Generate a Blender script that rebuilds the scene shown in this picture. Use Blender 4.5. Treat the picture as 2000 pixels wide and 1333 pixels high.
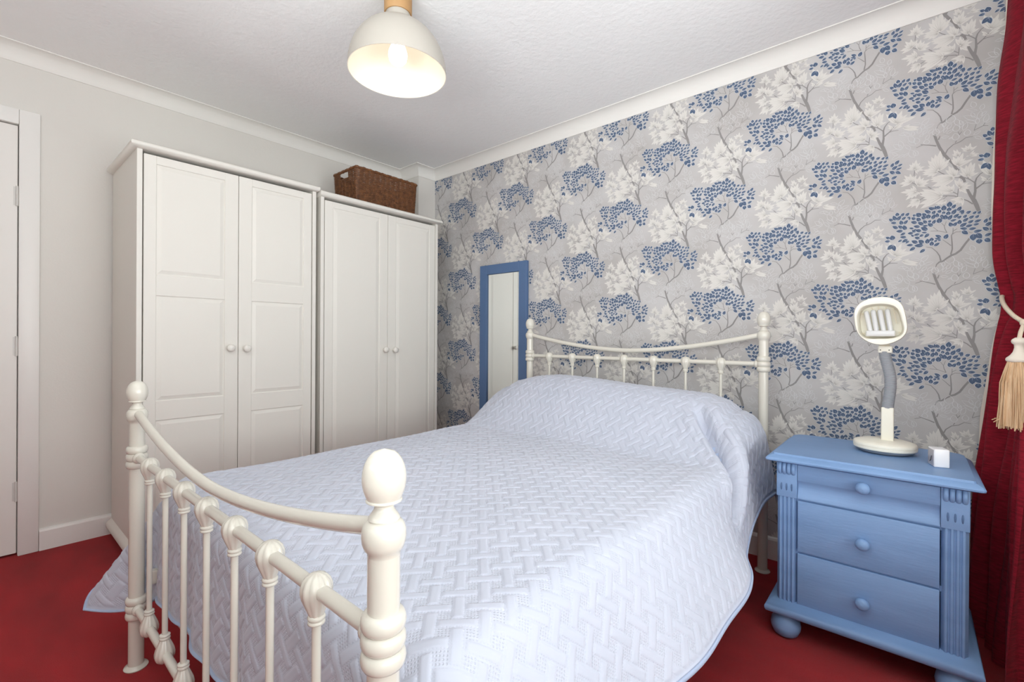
import bpy, bmesh, math, random
import numpy as np
from math import pi, sin, cos, radians, sqrt, hypot, atan2
from mathutils import Vector, Matrix

for o in list(bpy.data.objects):
    bpy.data.objects.remove(o, do_unlink=True)
SC = bpy.context.scene
COL = SC.collection
random.seed(4)
RNG = np.random.default_rng(7)

# ------------------------------------------------------------------ camera
H = 2.3005                      # ceiling height
cam_d = bpy.data.cameras.new('camera')
cam = bpy.data.objects.new('camera', cam_d)
COL.objects.link(cam)
CAMF = Vector((-0.65207181, 0.75815664, -0.00093109))
CAMR = Vector((0.75814151, 0.65206572, 0.00563534))
CAMU = Vector((-0.00487961, -0.00296875, 0.99998369))
cam.matrix_world = Matrix(((CAMR.x, CAMU.x, -CAMF.x, 3.0734), (CAMR.y, CAMU.y, -CAMF.y, -2.3855),
                           (CAMR.z, CAMU.z, -CAMF.z, 1.0), (0, 0, 0, 1)))
cam_d.sensor_width = 36.0
cam_d.lens = 908.5334 / 2000 * 36
cam_d.shift_y = (661.33 - 666.5) / 2000
cam_d.clip_start = 0.02
SC.camera = cam

# ------------------------------------------------------------------ world, daylight, exposure
W = bpy.data.worlds.new('World'); SC.world = W; W.use_nodes = True
bg = W.node_tree.nodes['Background']
bg.inputs['Color'].default_value = (0.80, 0.88, 1.0, 1)
bg.inputs['Strength'].default_value = 0.15

def area_light(name, loc, rot, sx, sy, power, color):
    l = bpy.data.lights.new(name, 'AREA'); l.shape = 'RECTANGLE'; l.size = sx; l.size_y = sy
    l.energy = power; l.color = color
    o = bpy.data.objects.new(name, l); COL.objects.link(o); o.location = loc; o.rotation_euler = rot
    return o
# overcast sky at the right window, added fill lights, ceiling bulb
P_SKY_R, P_FILL_R, P_ADD_F, P_FILL_F, BULB = 13, 62, 4, 95, 4.6   # lamp powers
RYW = -3.12                    # wall behind the camera
WX = 4.15                      # plane of the window in the bay to the right of the camera
WY0, WY1, WZ0, WZ1 = -3.02, -0.86, 0.45, 2.20
FX0, FX1, FZ0, FZ1 = 2.05, 4.02, 0.75, 2.20      # second window, unseen, added behind the camera for more light
DAY = (0.962, 1.0, 0.995)
# overcast sky by the right window; the other three lights are added fill
area_light('sky_light_right', (WX + .22, (WY0+WY1)/2, (WZ0+WZ1)/2), (0, radians(80), 0), WZ1-WZ0-.06, WY1-WY0-.06, P_SKY_R, DAY)
area_light('ceiling_fill_right', (WX + .26, (WY0+WY1)/2, (WZ0+WZ1)/2 - .1), (0, radians(137), 0), WZ1-WZ0, WY1-WY0, P_FILL_R, DAY)  # added fill outside the window, aimed up to brighten the ceiling
area_light('added_light_front', ((FX0+FX1)/2, RYW - .22, (FZ0+FZ1)/2), (radians(80), 0, 0), FX1-FX0-.06, FZ1-FZ0-.06, P_ADD_F, DAY)  # added daylight for the unseen window behind the camera
area_light('ceiling_fill_front', ((FX0+FX1)/2, RYW - .26, (FZ0+FZ1)/2 - .1), (radians(154), 0, 0), FX1-FX0, FZ1-FZ0, P_FILL_F, DAY)  # added fill aimed steeply up, so the ceiling bounces light into the room

SC.view_settings.view_transform = 'Standard'
SC.view_settings.look = 'None'
SC.view_settings.exposure = 0.14
SC.view_settings.gamma = 1.0
SC.view_settings.use_curve_mapping = False
try:
    SC.cycles.use_denoising = True
    SC.cycles.max_bounces = 14
    SC.cycles.diffuse_bounces = 9
    SC.cycles.glossy_bounces = 5
    SC.cycles.transparent_max_bounces = 12
    SC.cycles.sample_clamp_indirect = 6.0
    SC.cycles.caustics_reflective = False
    SC.cycles.caustics_refractive = False
except Exception:
    pass

# ------------------------------------------------------------------ materials
def lin(c):
    c = c / 255.0
    return c / 12.92 if c <= 0.04045 else ((c + 0.055) / 1.055) ** 2.4
def rgb(r, g, b): return (lin(r), lin(g), lin(b), 1)

def mat(name, col, rough=.5, spec=.5, var=0.0, vscale=6.0, bump=0.0, bscale=60.0, col2=None, stretch=None, sheen=0.0,
        coat=0.0, metal=0.0, detail=4.0):
    m = bpy.data.materials.new(name); m.use_nodes = True
    nt = m.node_tree; N = nt.nodes; L = nt.links
    p = N['Principled BSDF']
    p.inputs['Roughness'].default_value = rough
    p.inputs['Specular IOR Level'].default_value = spec
    p.inputs['Metallic'].default_value = metal
    if sheen: p.inputs['Sheen Weight'].default_value = sheen
    if coat:
        p.inputs['Coat Weight'].default_value = coat; p.inputs['Coat Roughness'].default_value = .12
    tc = N.new('ShaderNodeTexCoord'); mp = N.new('ShaderNodeMapping')
    L.new(tc.outputs['Object'], mp.inputs['Vector'])
    if stretch: mp.inputs['Scale'].default_value = stretch
    nz = N.new('ShaderNodeTexNoise'); nz.inputs['Scale'].default_value = vscale; nz.inputs['Detail'].default_value = detail
    L.new(mp.outputs['Vector'], nz.inputs['Vector'])
    rp = N.new('ShaderNodeValToRGB')
    c = rgb(*col)
    d = rgb(*col2) if col2 else tuple(max(0, x * (1 - var)) for x in c[:3]) + (1,)
    rp.color_ramp.elements[0].position = .32; rp.color_ramp.elements[1].position = .68
    rp.color_ramp.elements[0].color = d; rp.color_ramp.elements[1].color = c
    L.new(nz.outputs['Fac'], rp.inputs['Fac'])
    L.new(rp.outputs['Color'], p.inputs['Base Color'])
    if bump:
        nb = N.new('ShaderNodeTexNoise'); nb.inputs['Scale'].default_value = bscale; nb.inputs['Detail'].default_value = 3
        L.new(mp.outputs['Vector'], nb.inputs['Vector'])
        bp = N.new('ShaderNodeBump'); bp.inputs['Strength'].default_value = bump; bp.inputs['Distance'].default_value = .004
        L.new(nb.outputs['Fac'], bp.inputs['Height']); L.new(bp.outputs['Normal'], p.inputs['Normal'])
    return m

def emat(name, col, strength):
    m = bpy.data.materials.new(name); m.use_nodes = True
    nt = m.node_tree; nt.nodes.remove(nt.nodes['Principled BSDF'])
    e = nt.nodes.new('ShaderNodeEmission'); e.inputs['Color'].default_value = rgb(*col); e.inputs['Strength'].default_value = strength
    nt.links.new(e.outputs[0], nt.nodes['Material Output'].inputs['Surface'])
    return m

M = {}
M['wall'] = mat('white_wall_paint', (216, 213, 208), .75, .2, .015, 3, .15, 140)
M['ceil'] = mat('textured_ceiling_paint', (238, 238, 238), .85, .15, .02, 3, .55, 48)
M['trim'] = mat('white_gloss_trim', (228, 226, 223), .35, .4, .01, 5)
M['cove'] = mat('white_coving_paint', (228, 226, 222), .7, .2, .01, 5)
M['door'] = mat('white_door_paint', (226, 223, 219), .4, .35, .01, 5, .05, 60)
M['carpet'] = mat('red_carpet', (178, 28, 36), .95, .1, 0, 3.5, .9, 420, col2=(152, 23, 30), sheen=.1, stretch=(1, 2.5, 1), detail=8)
M['paper'] = mat('grey_wallpaper_ground', (193, 191, 191), .5, .3, 0, 5.0, .05, 300, col2=(177, 173, 171), detail=2)
M['p_blue'] = mat('wallpaper_blue_ink', (82, 99, 125), .6, .25, .10, 60)
M['p_halo'] = mat('wallpaper_pale_ink', (206, 210, 217), .6, .25, .02, 60)
M['p_white'] = mat('wallpaper_cream_ink', (213, 210, 205), .6, .25, .03, 40)
M['p_outline'] = mat('wallpaper_outline_ink', (207, 207, 208), .6, .25, .02, 60)
M['p_branch'] = mat('wallpaper_grey_ink', (142, 139, 138), .6, .25, .06, 40)
M['p_rib'] = mat('wallpaper_rib_ink', (174, 171, 167), .6, .25, .03, 40)
M['ward'] = mat('cream_wardrobe_paint', (222, 219, 212), .42, .35, .012, 3, .04, 40, stretch=(1, 1, .15))
M['ward_in'] = mat('wardrobe_interior_board', (150, 140, 128), .7, .2, .05, 5)
M['iron'] = mat('cream_enamelled_metal', (213, 209, 198), .22, .5, .012, 8, coat=.4)
M['quilt'] = None
M['bind'] = mat('bedspread_binding', (168, 182, 208), .85, .15, .04, 30, .2, 300, sheen=.2)
M['sheet'] = mat('pale_pink_sheet', (232, 214, 212), .9, .1, .03, 10, .1, 80)
M['mattress'] = mat('white_mattress_ticking', (226, 222, 218), .9, .1, .03, 20, .2, 120)
M['slat'] = mat('bare_pine_base', (196, 164, 120), .6, .3, .15, 8, stretch=(1, 12, 1))
M['blue'] = mat('blue_chalk_paint', (126, 158, 200), .48, .4, 0, 5, .12, 60, col2=(113, 145, 187), stretch=(.5, 1, 3), detail=7)
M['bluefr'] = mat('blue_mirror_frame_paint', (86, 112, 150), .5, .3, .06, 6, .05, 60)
M['glassm'] = mat('mirror_silvering', (238, 240, 238), .015, .5, 0.0, 2, metal=1.0)
M['plast'] = mat('cream_lamp_plastic', (233, 229, 215), .4, .4, .015, 6)
M['plast2'] = mat('warm_lamp_plastic', (222, 212, 190), .45, .4, .02, 6)
M['grey'] = mat('grey_ribbed_plastic', (150, 153, 158), .5, .4, .03, 20)
M['tube'] = mat('white_fluorescent_tube', (204, 204, 204), .25, .5, .01, 10)
M['dark'] = mat('dark_gap', (40, 36, 34), .8, .1, .1, 10)
M['clock'] = mat('white_clock_plastic', (240, 240, 242), .3, .45, .005, 10)
M['clockf'] = mat('clock_face_glass', (176, 172, 178), .08, .6, .06, 30)
M['velvet'] = mat('red_chenille', (146, 22, 42), .85, .2, 0, 34, .5, 160, col2=(108, 14, 28), stretch=(1, 1, 7), sheen=.03, detail=6)
M['lining'] = mat('cream_curtain_lining', (228, 218, 204), .9, .1, .02, 20)
M['rope'] = mat('cream_rope', (222, 206, 184), .75, .2, .06, 80, .2, 200)
M['silk'] = mat('champagne_tassel_thread', (222, 192, 156), .45, .4, 0, 120, .1, 200, col2=(196, 160, 122), stretch=(1, 1, .1))
M['shade'] = mat('cream_metal_shade', (168, 163, 155), .55, .3, .01, 4)
M['shadein'] = mat('white_shade_lining', (244, 238, 224), .6, .3, .005, 4)
M['oak'] = mat('pale_oak', (172, 136, 94), .5, .3, 0, 9, .05, 60, col2=(156, 120, 80), stretch=(1, 1, .15))
M['wick'] = mat('brown_wicker', (126, 82, 48), .5, .4, 0, 45, .25, 160, col2=(84, 50, 28))
M['wickd'] = mat('dark_wicker_stake', (112, 72, 42), .55, .35, 0, 60, .2, 160, col2=(78, 48, 28))
M['hinge'] = mat('painted_hinge', (206, 204, 200), .35, .5, .05, 20)
M['bulb'] = emat('lit_bulb', (255, 246, 232), BULB)
M['upvc'] = mat('white_upvc', (238, 238, 236), .3, .4, .01, 6)

def pane_mat():
    m = bpy.data.materials.new('window_glass'); m.use_nodes = True
    nt = m.node_tree; N = nt.nodes; L = nt.links
    N.remove(N['Principled BSDF'])
    t = N.new('ShaderNodeBsdfTransparent'); g = N.new('ShaderNodeBsdfGlossy'); g.inputs['Roughness'].default_value = .02
    fr = N.new('ShaderNodeFresnel'); fr.inputs['IOR'].default_value = 1.3
    mx = N.new('ShaderNodeMixShader')
    L.new(fr.outputs[0], mx.inputs[0]); L.new(t.outputs[0], mx.inputs[1]); L.new(g.outputs[0], mx.inputs[2])
    L.new(mx.outputs[0], N['Material Output'].inputs['Surface'])
    return m
M['pane'] = pane_mat()

def quilt_mat():
    """blue-grey cotton; the stitched cells carry rows of small needle dimples, driven by the cloth's own coordinates"""
    m = bpy.data.materials.new('blue_grey_quilted_cotton'); m.use_nodes = True
    nt = m.node_tree; N = nt.nodes; L = nt.links
    p = N['Principled BSDF']
    p.inputs['Roughness'].default_value = .82; p.inputs['Specular IOR Level'].default_value = .2
    p.inputs['Sheen Weight'].default_value = .25
    uv = N.new('ShaderNodeUVMap'); uv.uv_map = 'cloth'
    nz = N.new('ShaderNodeTexNoise'); nz.inputs['Scale'].default_value = 5; nz.inputs['Detail'].default_value = 5
    L.new(uv.outputs[0], nz.inputs['Vector'])
    rp = N.new('ShaderNodeValToRGB')
    rp.color_ramp.elements[0].position = .3; rp.color_ramp.elements[1].position = .7
    rp.color_ramp.elements[0].color = rgb(184, 189, 203); rp.color_ramp.elements[1].color = rgb(190, 194, 208)
    L.new(nz.outputs['Fac'], rp.inputs['Fac']); L.new(rp.outputs['Color'], p.inputs['Base Color'])
    at = N.new('ShaderNodeAttribute'); at.attribute_name = 'stitch'
    vo = N.new('ShaderNodeTexVoronoi'); vo.inputs['Scale'].default_value = 1 / .0054; vo.inputs['Randomness'].default_value = .12
    L.new(uv.outputs[0], vo.inputs['Vector'])
    mr = N.new('ShaderNodeMapRange'); mr.inputs['From Min'].default_value = .12; mr.inputs['From Max'].default_value = .38
    L.new(vo.outputs['Distance'], mr.inputs['Value'])
    iv = N.new('ShaderNodeMath'); iv.operation = 'SUBTRACT'; iv.inputs[1].default_value = 1.0
    L.new(mr.outputs[0], iv.inputs[0])
    mu = N.new('ShaderNodeMath'); mu.operation = 'MULTIPLY'
    L.new(iv.outputs[0], mu.inputs[0]); L.new(at.outputs['Fac'], mu.inputs[1])
    fn = N.new('ShaderNodeTexNoise'); fn.inputs['Scale'].default_value = 900; fn.inputs['Detail'].default_value = 2
    L.new(uv.outputs[0], fn.inputs['Vector'])
    ma = N.new('ShaderNodeMath'); ma.operation = 'MULTIPLY_ADD'; ma.inputs[1].default_value = .10
    L.new(fn.outputs['Fac'], ma.inputs[0]); L.new(mu.outputs[0], ma.inputs[2])
    bp = N.new('ShaderNodeBump'); bp.inputs['Strength'].default_value = .7; bp.inputs['Distance'].default_value = .0012
    L.new(ma.outputs[0], bp.inputs['Height']); L.new(bp.outputs['Normal'], p.inputs['Normal'])
    return m
M['quilt'] = quilt_mat()

# ------------------------------------------------------------------ geometry helpers
WORLD = {}
def wloc(o): return WORLD.get(o.name, Vector((0, 0, 0)))

def empty(name, loc, label=None, cat=None, group=None, kind=None, parent=None):
    o = bpy.data.objects.new(name, None); COL.objects.link(o)
    o.empty_display_size = .1
    WORLD[o.name] = Vector(loc)
    if parent: o.parent = parent
    o.location = Vector(loc) - (wloc(parent) if parent else Vector((0, 0, 0)))
    tag(o, label, cat, group, kind)
    return o

def tag(o, label=None, cat=None, group=None, kind=None):
    if label: o['label'] = label
    if cat: o['category'] = cat
    if group: o['group'] = group
    if kind: o['kind'] = kind
    return o

class MB:
    """collects world-space geometry; build() links it as one mesh object"""
    def __init__(s): s.v = []; s.f = []; s.mi = []
    def add(s, v, f, mi=0):
        b = len(s.v); s.v += [tuple(p) for p in v]; s.f += [tuple(i + b for i in q) for q in f]; s.mi += [mi] * len(f)
        return s
    def box(s, x0, x1, y0, y1, z0, z1, bev=0.0, seg=2, mi=0):
        if bev <= 0:
            v = [(x0, y0, z0), (x1, y0, z0), (x1, y1, z0), (x0, y1, z0), (x0, y0, z1), (x1, y0, z1), (x1, y1, z1), (x0, y1, z1)]
            return s.add(v, [(0, 3, 2, 1), (4, 5, 6, 7), (0, 1, 5, 4), (1, 2, 6, 5), (2, 3, 7, 6), (3, 0, 4, 7)], mi)
        bm = bmesh.new(); bmesh.ops.create_cube(bm, size=1)
        for q in bm.verts:
            q.co = Vector(((x0 + x1) / 2 + q.co.x * (x1 - x0), (y0 + y1) / 2 + q.co.y * (y1 - y0), (z0 + z1) / 2 + q.co.z * (z1 - z0)))
        bmesh.ops.bevel(bm, geom=bm.edges[:], offset=bev, segments=seg, profile=.5, affect='EDGES')
        bm.verts.index_update()
        s.add([q.co[:] for q in bm.verts], [[q.index for q in f.verts] for f in bm.faces], mi); bm.free()
        return s
    def lathe(s, prof, loc=(0, 0, 0), n=24, axis='z', mod=None, mi=0, mtx=None):
        """prof: list of (r, h); revolved about an axis through loc; closed when the end radii are 0"""
        v = []; f = []
        for (r, h) in prof:
            for k in range(n):
                t = 2 * pi * k / n
                rr = r * (mod(t, h) if mod else 1)
                a, b = rr * cos(t), rr * sin(t)
                p = {'z': (a, b, h), 'x': (h, a, b), 'y': (b, h, a)}[axis]
                p = Vector(p)
                if mtx: p = mtx @ p
                v.append((p.x + loc[0], p.y + loc[1], p.z + loc[2]))
        for i in range(len(prof) - 1):
            for k in range(n):
                k2 = (k + 1) % n
                f.append((i * n + k, i * n + k2, (i + 1) * n + k2, (i + 1) * n + k))
        if prof[0][0] > 1e-6: f.append(tuple(range(n - 1, -1, -1)))
        if prof[-1][0] > 1e-6: f.append(tuple((len(prof) - 1) * n + k for k in range(n)))
        return s.add(v, f, mi)
    def tube(s, pts, r, n=10, closed=False, lobes=0, twist=0.0, depth=.2, mi=0, flat=1.0):
        P = [Vector(p) for p in pts]; m = len(P)
        rs = r if isinstance(r, (list, tuple)) else [r] * m
        v = []; f = []
        T = []
        for i in range(m):
            a = P[(i - 1) % m] if (closed or i > 0) else P[i]
            b = P[(i + 1) % m] if (closed or i < m - 1) else P[i]
            T.append((b - a).normalized())
        up = Vector((0, 0, 1)) if abs(T[0].z) < .9 else Vector((1, 0, 0))
        nrm = (up - T[0] * up.dot(T[0])).normalized()
        ln = 0
        for i in range(m):
            if i: ln += (P[i] - P[i - 1]).length
            nrm = (nrm - T[i] * nrm.dot(T[i])).normalized(); bi = T[i].cross(nrm)
            for k in range(n):
                t = 2 * pi * k / n
                rr = rs[i] * (1 - depth * abs(sin(lobes * (t + twist * ln) / 2)) if lobes else 1)
                v.append(P[i] + nrm * (cos(t) * rr) + bi * (sin(t) * rr * flat))
        e = m if closed else m - 1
        for i in range(e):
            for k in range(n):
                j = (i + 1) % m; k2 = (k + 1) % n
                f.append((i * n + k, i * n + k2, j * n + k2, j * n + k))
        if not closed:
            f.append(tuple(range(n - 1, -1, -1))); f.append(tuple((m - 1) * n + k for k in range(n)))
        return s.add([q[:] for q in v], f, mi)
    def cyl(s, a, b, r, n=16, mi=0): return s.tube([a, b], r, n, mi=mi)
    def loft(s, rings, closed=True, cap=True, mi=0):
        n = len(rings[0]); v = [p for r in rings for p in r]; f = []
        for i in range(len(rings) - 1):
            for k in range(n if closed else n - 1):
                k2 = (k + 1) % n
                f.append((i * n + k, i * n + k2, (i + 1) * n + k2, (i + 1) * n + k))
        if cap:
            f.append(tuple(range(n - 1, -1, -1))); f.append(tuple((len(rings) - 1) * n + k for k in range(n)))
        return s.add(v, f, mi)
    def build(s, name, mats, parent=None, smooth=None, label=None, cat=None, group=None, kind=None, fixn=True):
        v = np.array(s.v, dtype=np.float64)
        c = Vector(((v.min(0) + v.max(0)) / 2).tolist())
        me = bpy.data.meshes.new(name)
        me.from_pydata((v - np.array(c)).tolist(), [], s.f)
        mats = mats if isinstance(mats, (list, tuple)) else [mats]
        for m in mats: me.materials.append(m)
        if len(mats) > 1: me.polygons.foreach_set('material_index', s.mi)
        if fixn:
            bm = bmesh.new(); bm.from_mesh(me); bmesh.ops.recalc_face_normals(bm, faces=bm.faces); bm.to_mesh(me); bm.free()
        if smooth is not None:
            me.polygons.foreach_set('use_smooth', [True] * len(me.polygons))
            if smooth < 180: me.set_sharp_from_angle(angle=radians(smooth))
        me.update()
        o = bpy.data.objects.new(name, me); COL.objects.link(o)
        WORLD[o.name] = c
        if parent: o.parent = parent
        o.location = c - (wloc(parent) if parent else Vector((0, 0, 0)))
        tag(o, label, cat, group, kind)
        return o

def copy_part(src, parent, offset):
    """a copy that shares mesh data, moved by offset in world space"""
    o = src.copy(); COL.objects.link(o)
    WORLD[o.name] = wloc(src) + Vector(offset)
    o.parent = parent
    o.location = wloc(o) - (wloc(parent) if parent else Vector((0, 0, 0)))
    return o

def sweep_wall(path, prof):
    """mitred moulding: path in plan (x, y), prof = closed list of (offset into the room, z); left-hand normal of the path is the room"""
    rings = []
    n = len(path)
    for i, p in enumerate(path):
        p = Vector(p)
        ns = []
        for a, b in ((i - 1, i), (i, i + 1)):
            if a >= 0 and b < n:
                d = (Vector(path[b]) - Vector(path[a])).normalized(); ns.append(Vector((d.y, -d.x)))
        m = ns[0] if len(ns) == 1 else (ns[0] + ns[1]) / (1 + ns[0].dot(ns[1]))
        rings.append([(p.x + m.x * o, p.y + m.y * o, z) for o, z in prof])
    b = MB(); b.loft(rings, closed=True, cap=True); return b

# ------------------------------------------------------------------ the room
RX, RY = 3.42, RYW           # window wall, wall behind the camera
BX, BY = 0.213, -0.163         # pipe boxing in the corner
MB().box(-.12, WX + .12, RY - .12, .12, -.06, 0).build('floor', M['carpet'], kind='structure', label='deep red fitted carpet covering the whole bedroom floor')
MB().box(-.12, WX + .12, RY - .12, .12, H, H + .06).build('ceiling', M['ceil'], kind='structure', label='white stippled bedroom ceiling')
b = MB()
DY0, DY1, DZ = -3.02, -2.245, 1.955
b.box(-.12, 0, DY1, .12, 0, H); b.box(-.12, 0, RY - .12, DY0, 0, H); b.box(-.12, 0, DY0, DY1, DZ, H)
wall_left = b.build('wall_left', M['wall'], kind='structure', label='plain white wall behind the two wardrobes')
wall_back = MB().box(-.0, RX + .12, 0, .12, 0, H).build('wall_back', M['paper'], kind='structure', label='feature wall in grey tree-patterned wallpaper behind the bed')
b = MB()
b.box(RX, WX + .12, -.80, 0, 0, H)                                # pier at the end of the bay
b.box(WX, WX + .12, RY, WY0, 0, H); b.box(WX, WX + .12, WY1, -.80, 0, H); b.box(WX, WX + .12, WY0, WY1, 0, WZ0); b.box(WX, WX + .12, WY0, WY1, WZ1, H)
b.build('wall_right', M['wall'], kind='structure')
b = MB()
b.box(0, FX0, RY - .12, RY, 0, H); b.box(FX1, WX + .12, RY - .12, RY, 0, H); b.box(FX0, FX1, RY - .12, RY, 0, FZ0); b.box(FX0, FX1, RY - .12, RY, FZ1, H)
b.build('wall_front', M['wall'], kind='structure')
MB().box(0, BX, BY, 0, 0, H).build('wall_corner', M['wall'], kind='structure', label='narrow white pipe boxing in the corner beside the smaller wardrobe')
CP = .068
cove_prof = [(0, H), (0, H - CP), (.004, H - CP)] + [(CP - (CP - .006) * cos(a), H - CP + (CP - .004) * sin(a)) for a in np.linspace(.06, pi / 2, 8)] + [(CP + .003, H - .004), (CP + .003, H)]
sweep_wall([(0, RY), (0, BY), (BX, BY), (BX, 0)], cove_prof).build('trim_1', M['cove'], smooth=35, kind='structure', label='white coving above the wardrobes')
sweep_wall([(BX, 0), (RX, 0)], cove_prof).build('trim_2', M['cove'], smooth=35, kind='structure', label='white coving above the wallpaper')
sk = [(0, 0), (.016, 0), (.016, .088), (.012, .096), (.006, .1), (0, .1)]
sweep_wall([(0, -2.178), (0, BY), (BX, BY), (BX, 0)], sk).build('baseboard_left', M['trim'], kind='structure')
sweep_wall([(BX, 0), (RX, 0), (RX, -.80)], sk).build('baseboard_back', M['trim'], kind='structure')

# door in the left wall, cut off by the picture's edge
dr = empty('door_1', (0, (DY0 + DY1) / 2, 0), 'white painted door with hinges at the left edge of the picture', None, kind='structure')
MB().box(-.042, -.005, DY0 + .004, DY1 - .0045, .010, DZ - .005, .002).build('door_leaf', M['door'], dr)
b = MB()
for y0, y1, z0, z1 in ((DY1 - .002, DY1 + .066, 0, DZ + .066), (DY0 - .066, DY0 + .002, 0, DZ + .066), (DY0 + .002, DY1 - .002, DZ - .002, DZ + .066)):
    b.box(-.001, .017, y0, y1, z0, z1, .004)
b.build('architrave', M['trim'], dr, smooth=40)
b = MB()
b.box(-.12, -.001, DY1 - .001, DY1 + .02, 0, DZ); b.box(-.12, -.001, DY0 - .02, DY0 + .001, 0, DZ); b.box(-.12, -.001, DY0, DY1, DZ - .001, DZ + .02)
b.box(-.07, -.044, DY0, DY1, 0, DZ)
b.build('door_lining', M['trim'], dr)
for z in (1.63, .95, .29):
    hb = MB(); hb.cyl((-.002, DY1 - .006, z - .045), (-.002, DY1 - .006, z + .045), .006, 10)
    hb.box(-.006, -.0035, DY1 - .018, DY1 - .006, z - .042, z + .042)
    hb.build('hinge', M['hinge'], dr, smooth=40)

# window in the right wall (daylight source, outside the picture)
wn = empty('window_1', (WX + .06, (WY0 + WY1) / 2, WZ0), 'white framed window beside the red curtain', None, kind='structure')
b = MB()
for y0, y1, z0, z1 in ((WY0, WY0 + .055, WZ0, WZ1), (WY1 - .055, WY1, WZ0, WZ1), (WY0 + .055, WY1 - .055, WZ0, WZ0 + .055), (WY0 + .055, WY1 - .055, WZ1 - .055, WZ1), ((WY0 + WY1) / 2 - .03, (WY0 + WY1) / 2 + .03, WZ0 + .055, WZ1 - .055)):
    b.box(WX + .05, WX + .11, y0, y1, z0, z1, .004)
b.build('window_frame', M['upvc'], wn, smooth=40)
ym = (WY0 + WY1) / 2
for y0, y1 in ((WY0 + .055, ym - .03), (ym + .03, WY1 - .055)):
    MB().box(WX + .078, WX + .082, y0, y1, WZ0 + .055, WZ1 - .055).build('pane', M['pane'], wn)
MB().box(WX - .05, WX + .05, WY0 - .03, WY1 + .03, WZ0 - .025, WZ0, .006).build('window_sill', M['upvc'], wn, smooth=40)

wn = empty('added_window', ((FX0 + FX1) / 2, RY - .06, FZ0), 'white framed window added unseen behind the camera to light the room', None, kind='structure')  # added window, out of view, an opening for the front fill lights
b = MB()
xm = (FX0 + FX1) / 2
for x0, x1, z0, z1 in ((FX0, FX0 + .055, FZ0, FZ1), (FX1 - .055, FX1, FZ0, FZ1), (FX0 + .055, FX1 - .055, FZ0, FZ0 + .055), (FX0 + .055, FX1 - .055, FZ1 - .055, FZ1), (xm - .03, xm + .03, FZ0 + .055, FZ1 - .055)):
    b.box(x0, x1, RY - .11, RY - .05, z0, z1, .004)
b.build('window_frame', M['upvc'], wn, smooth=40)
for x0, x1 in ((FX0 + .055, xm - .03), (xm + .03, FX1 - .055)):
    MB().box(x0, x1, RY - .082, RY - .078, FZ0 + .055, FZ1 - .055).build('pane', M['pane'], wn)
MB().box(FX0 - .03, FX1 + .03, RY - .05, RY + .05, FZ0 - .025, FZ0, .006).build('window_sill', M['upvc'], wn, smooth=40)

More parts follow.
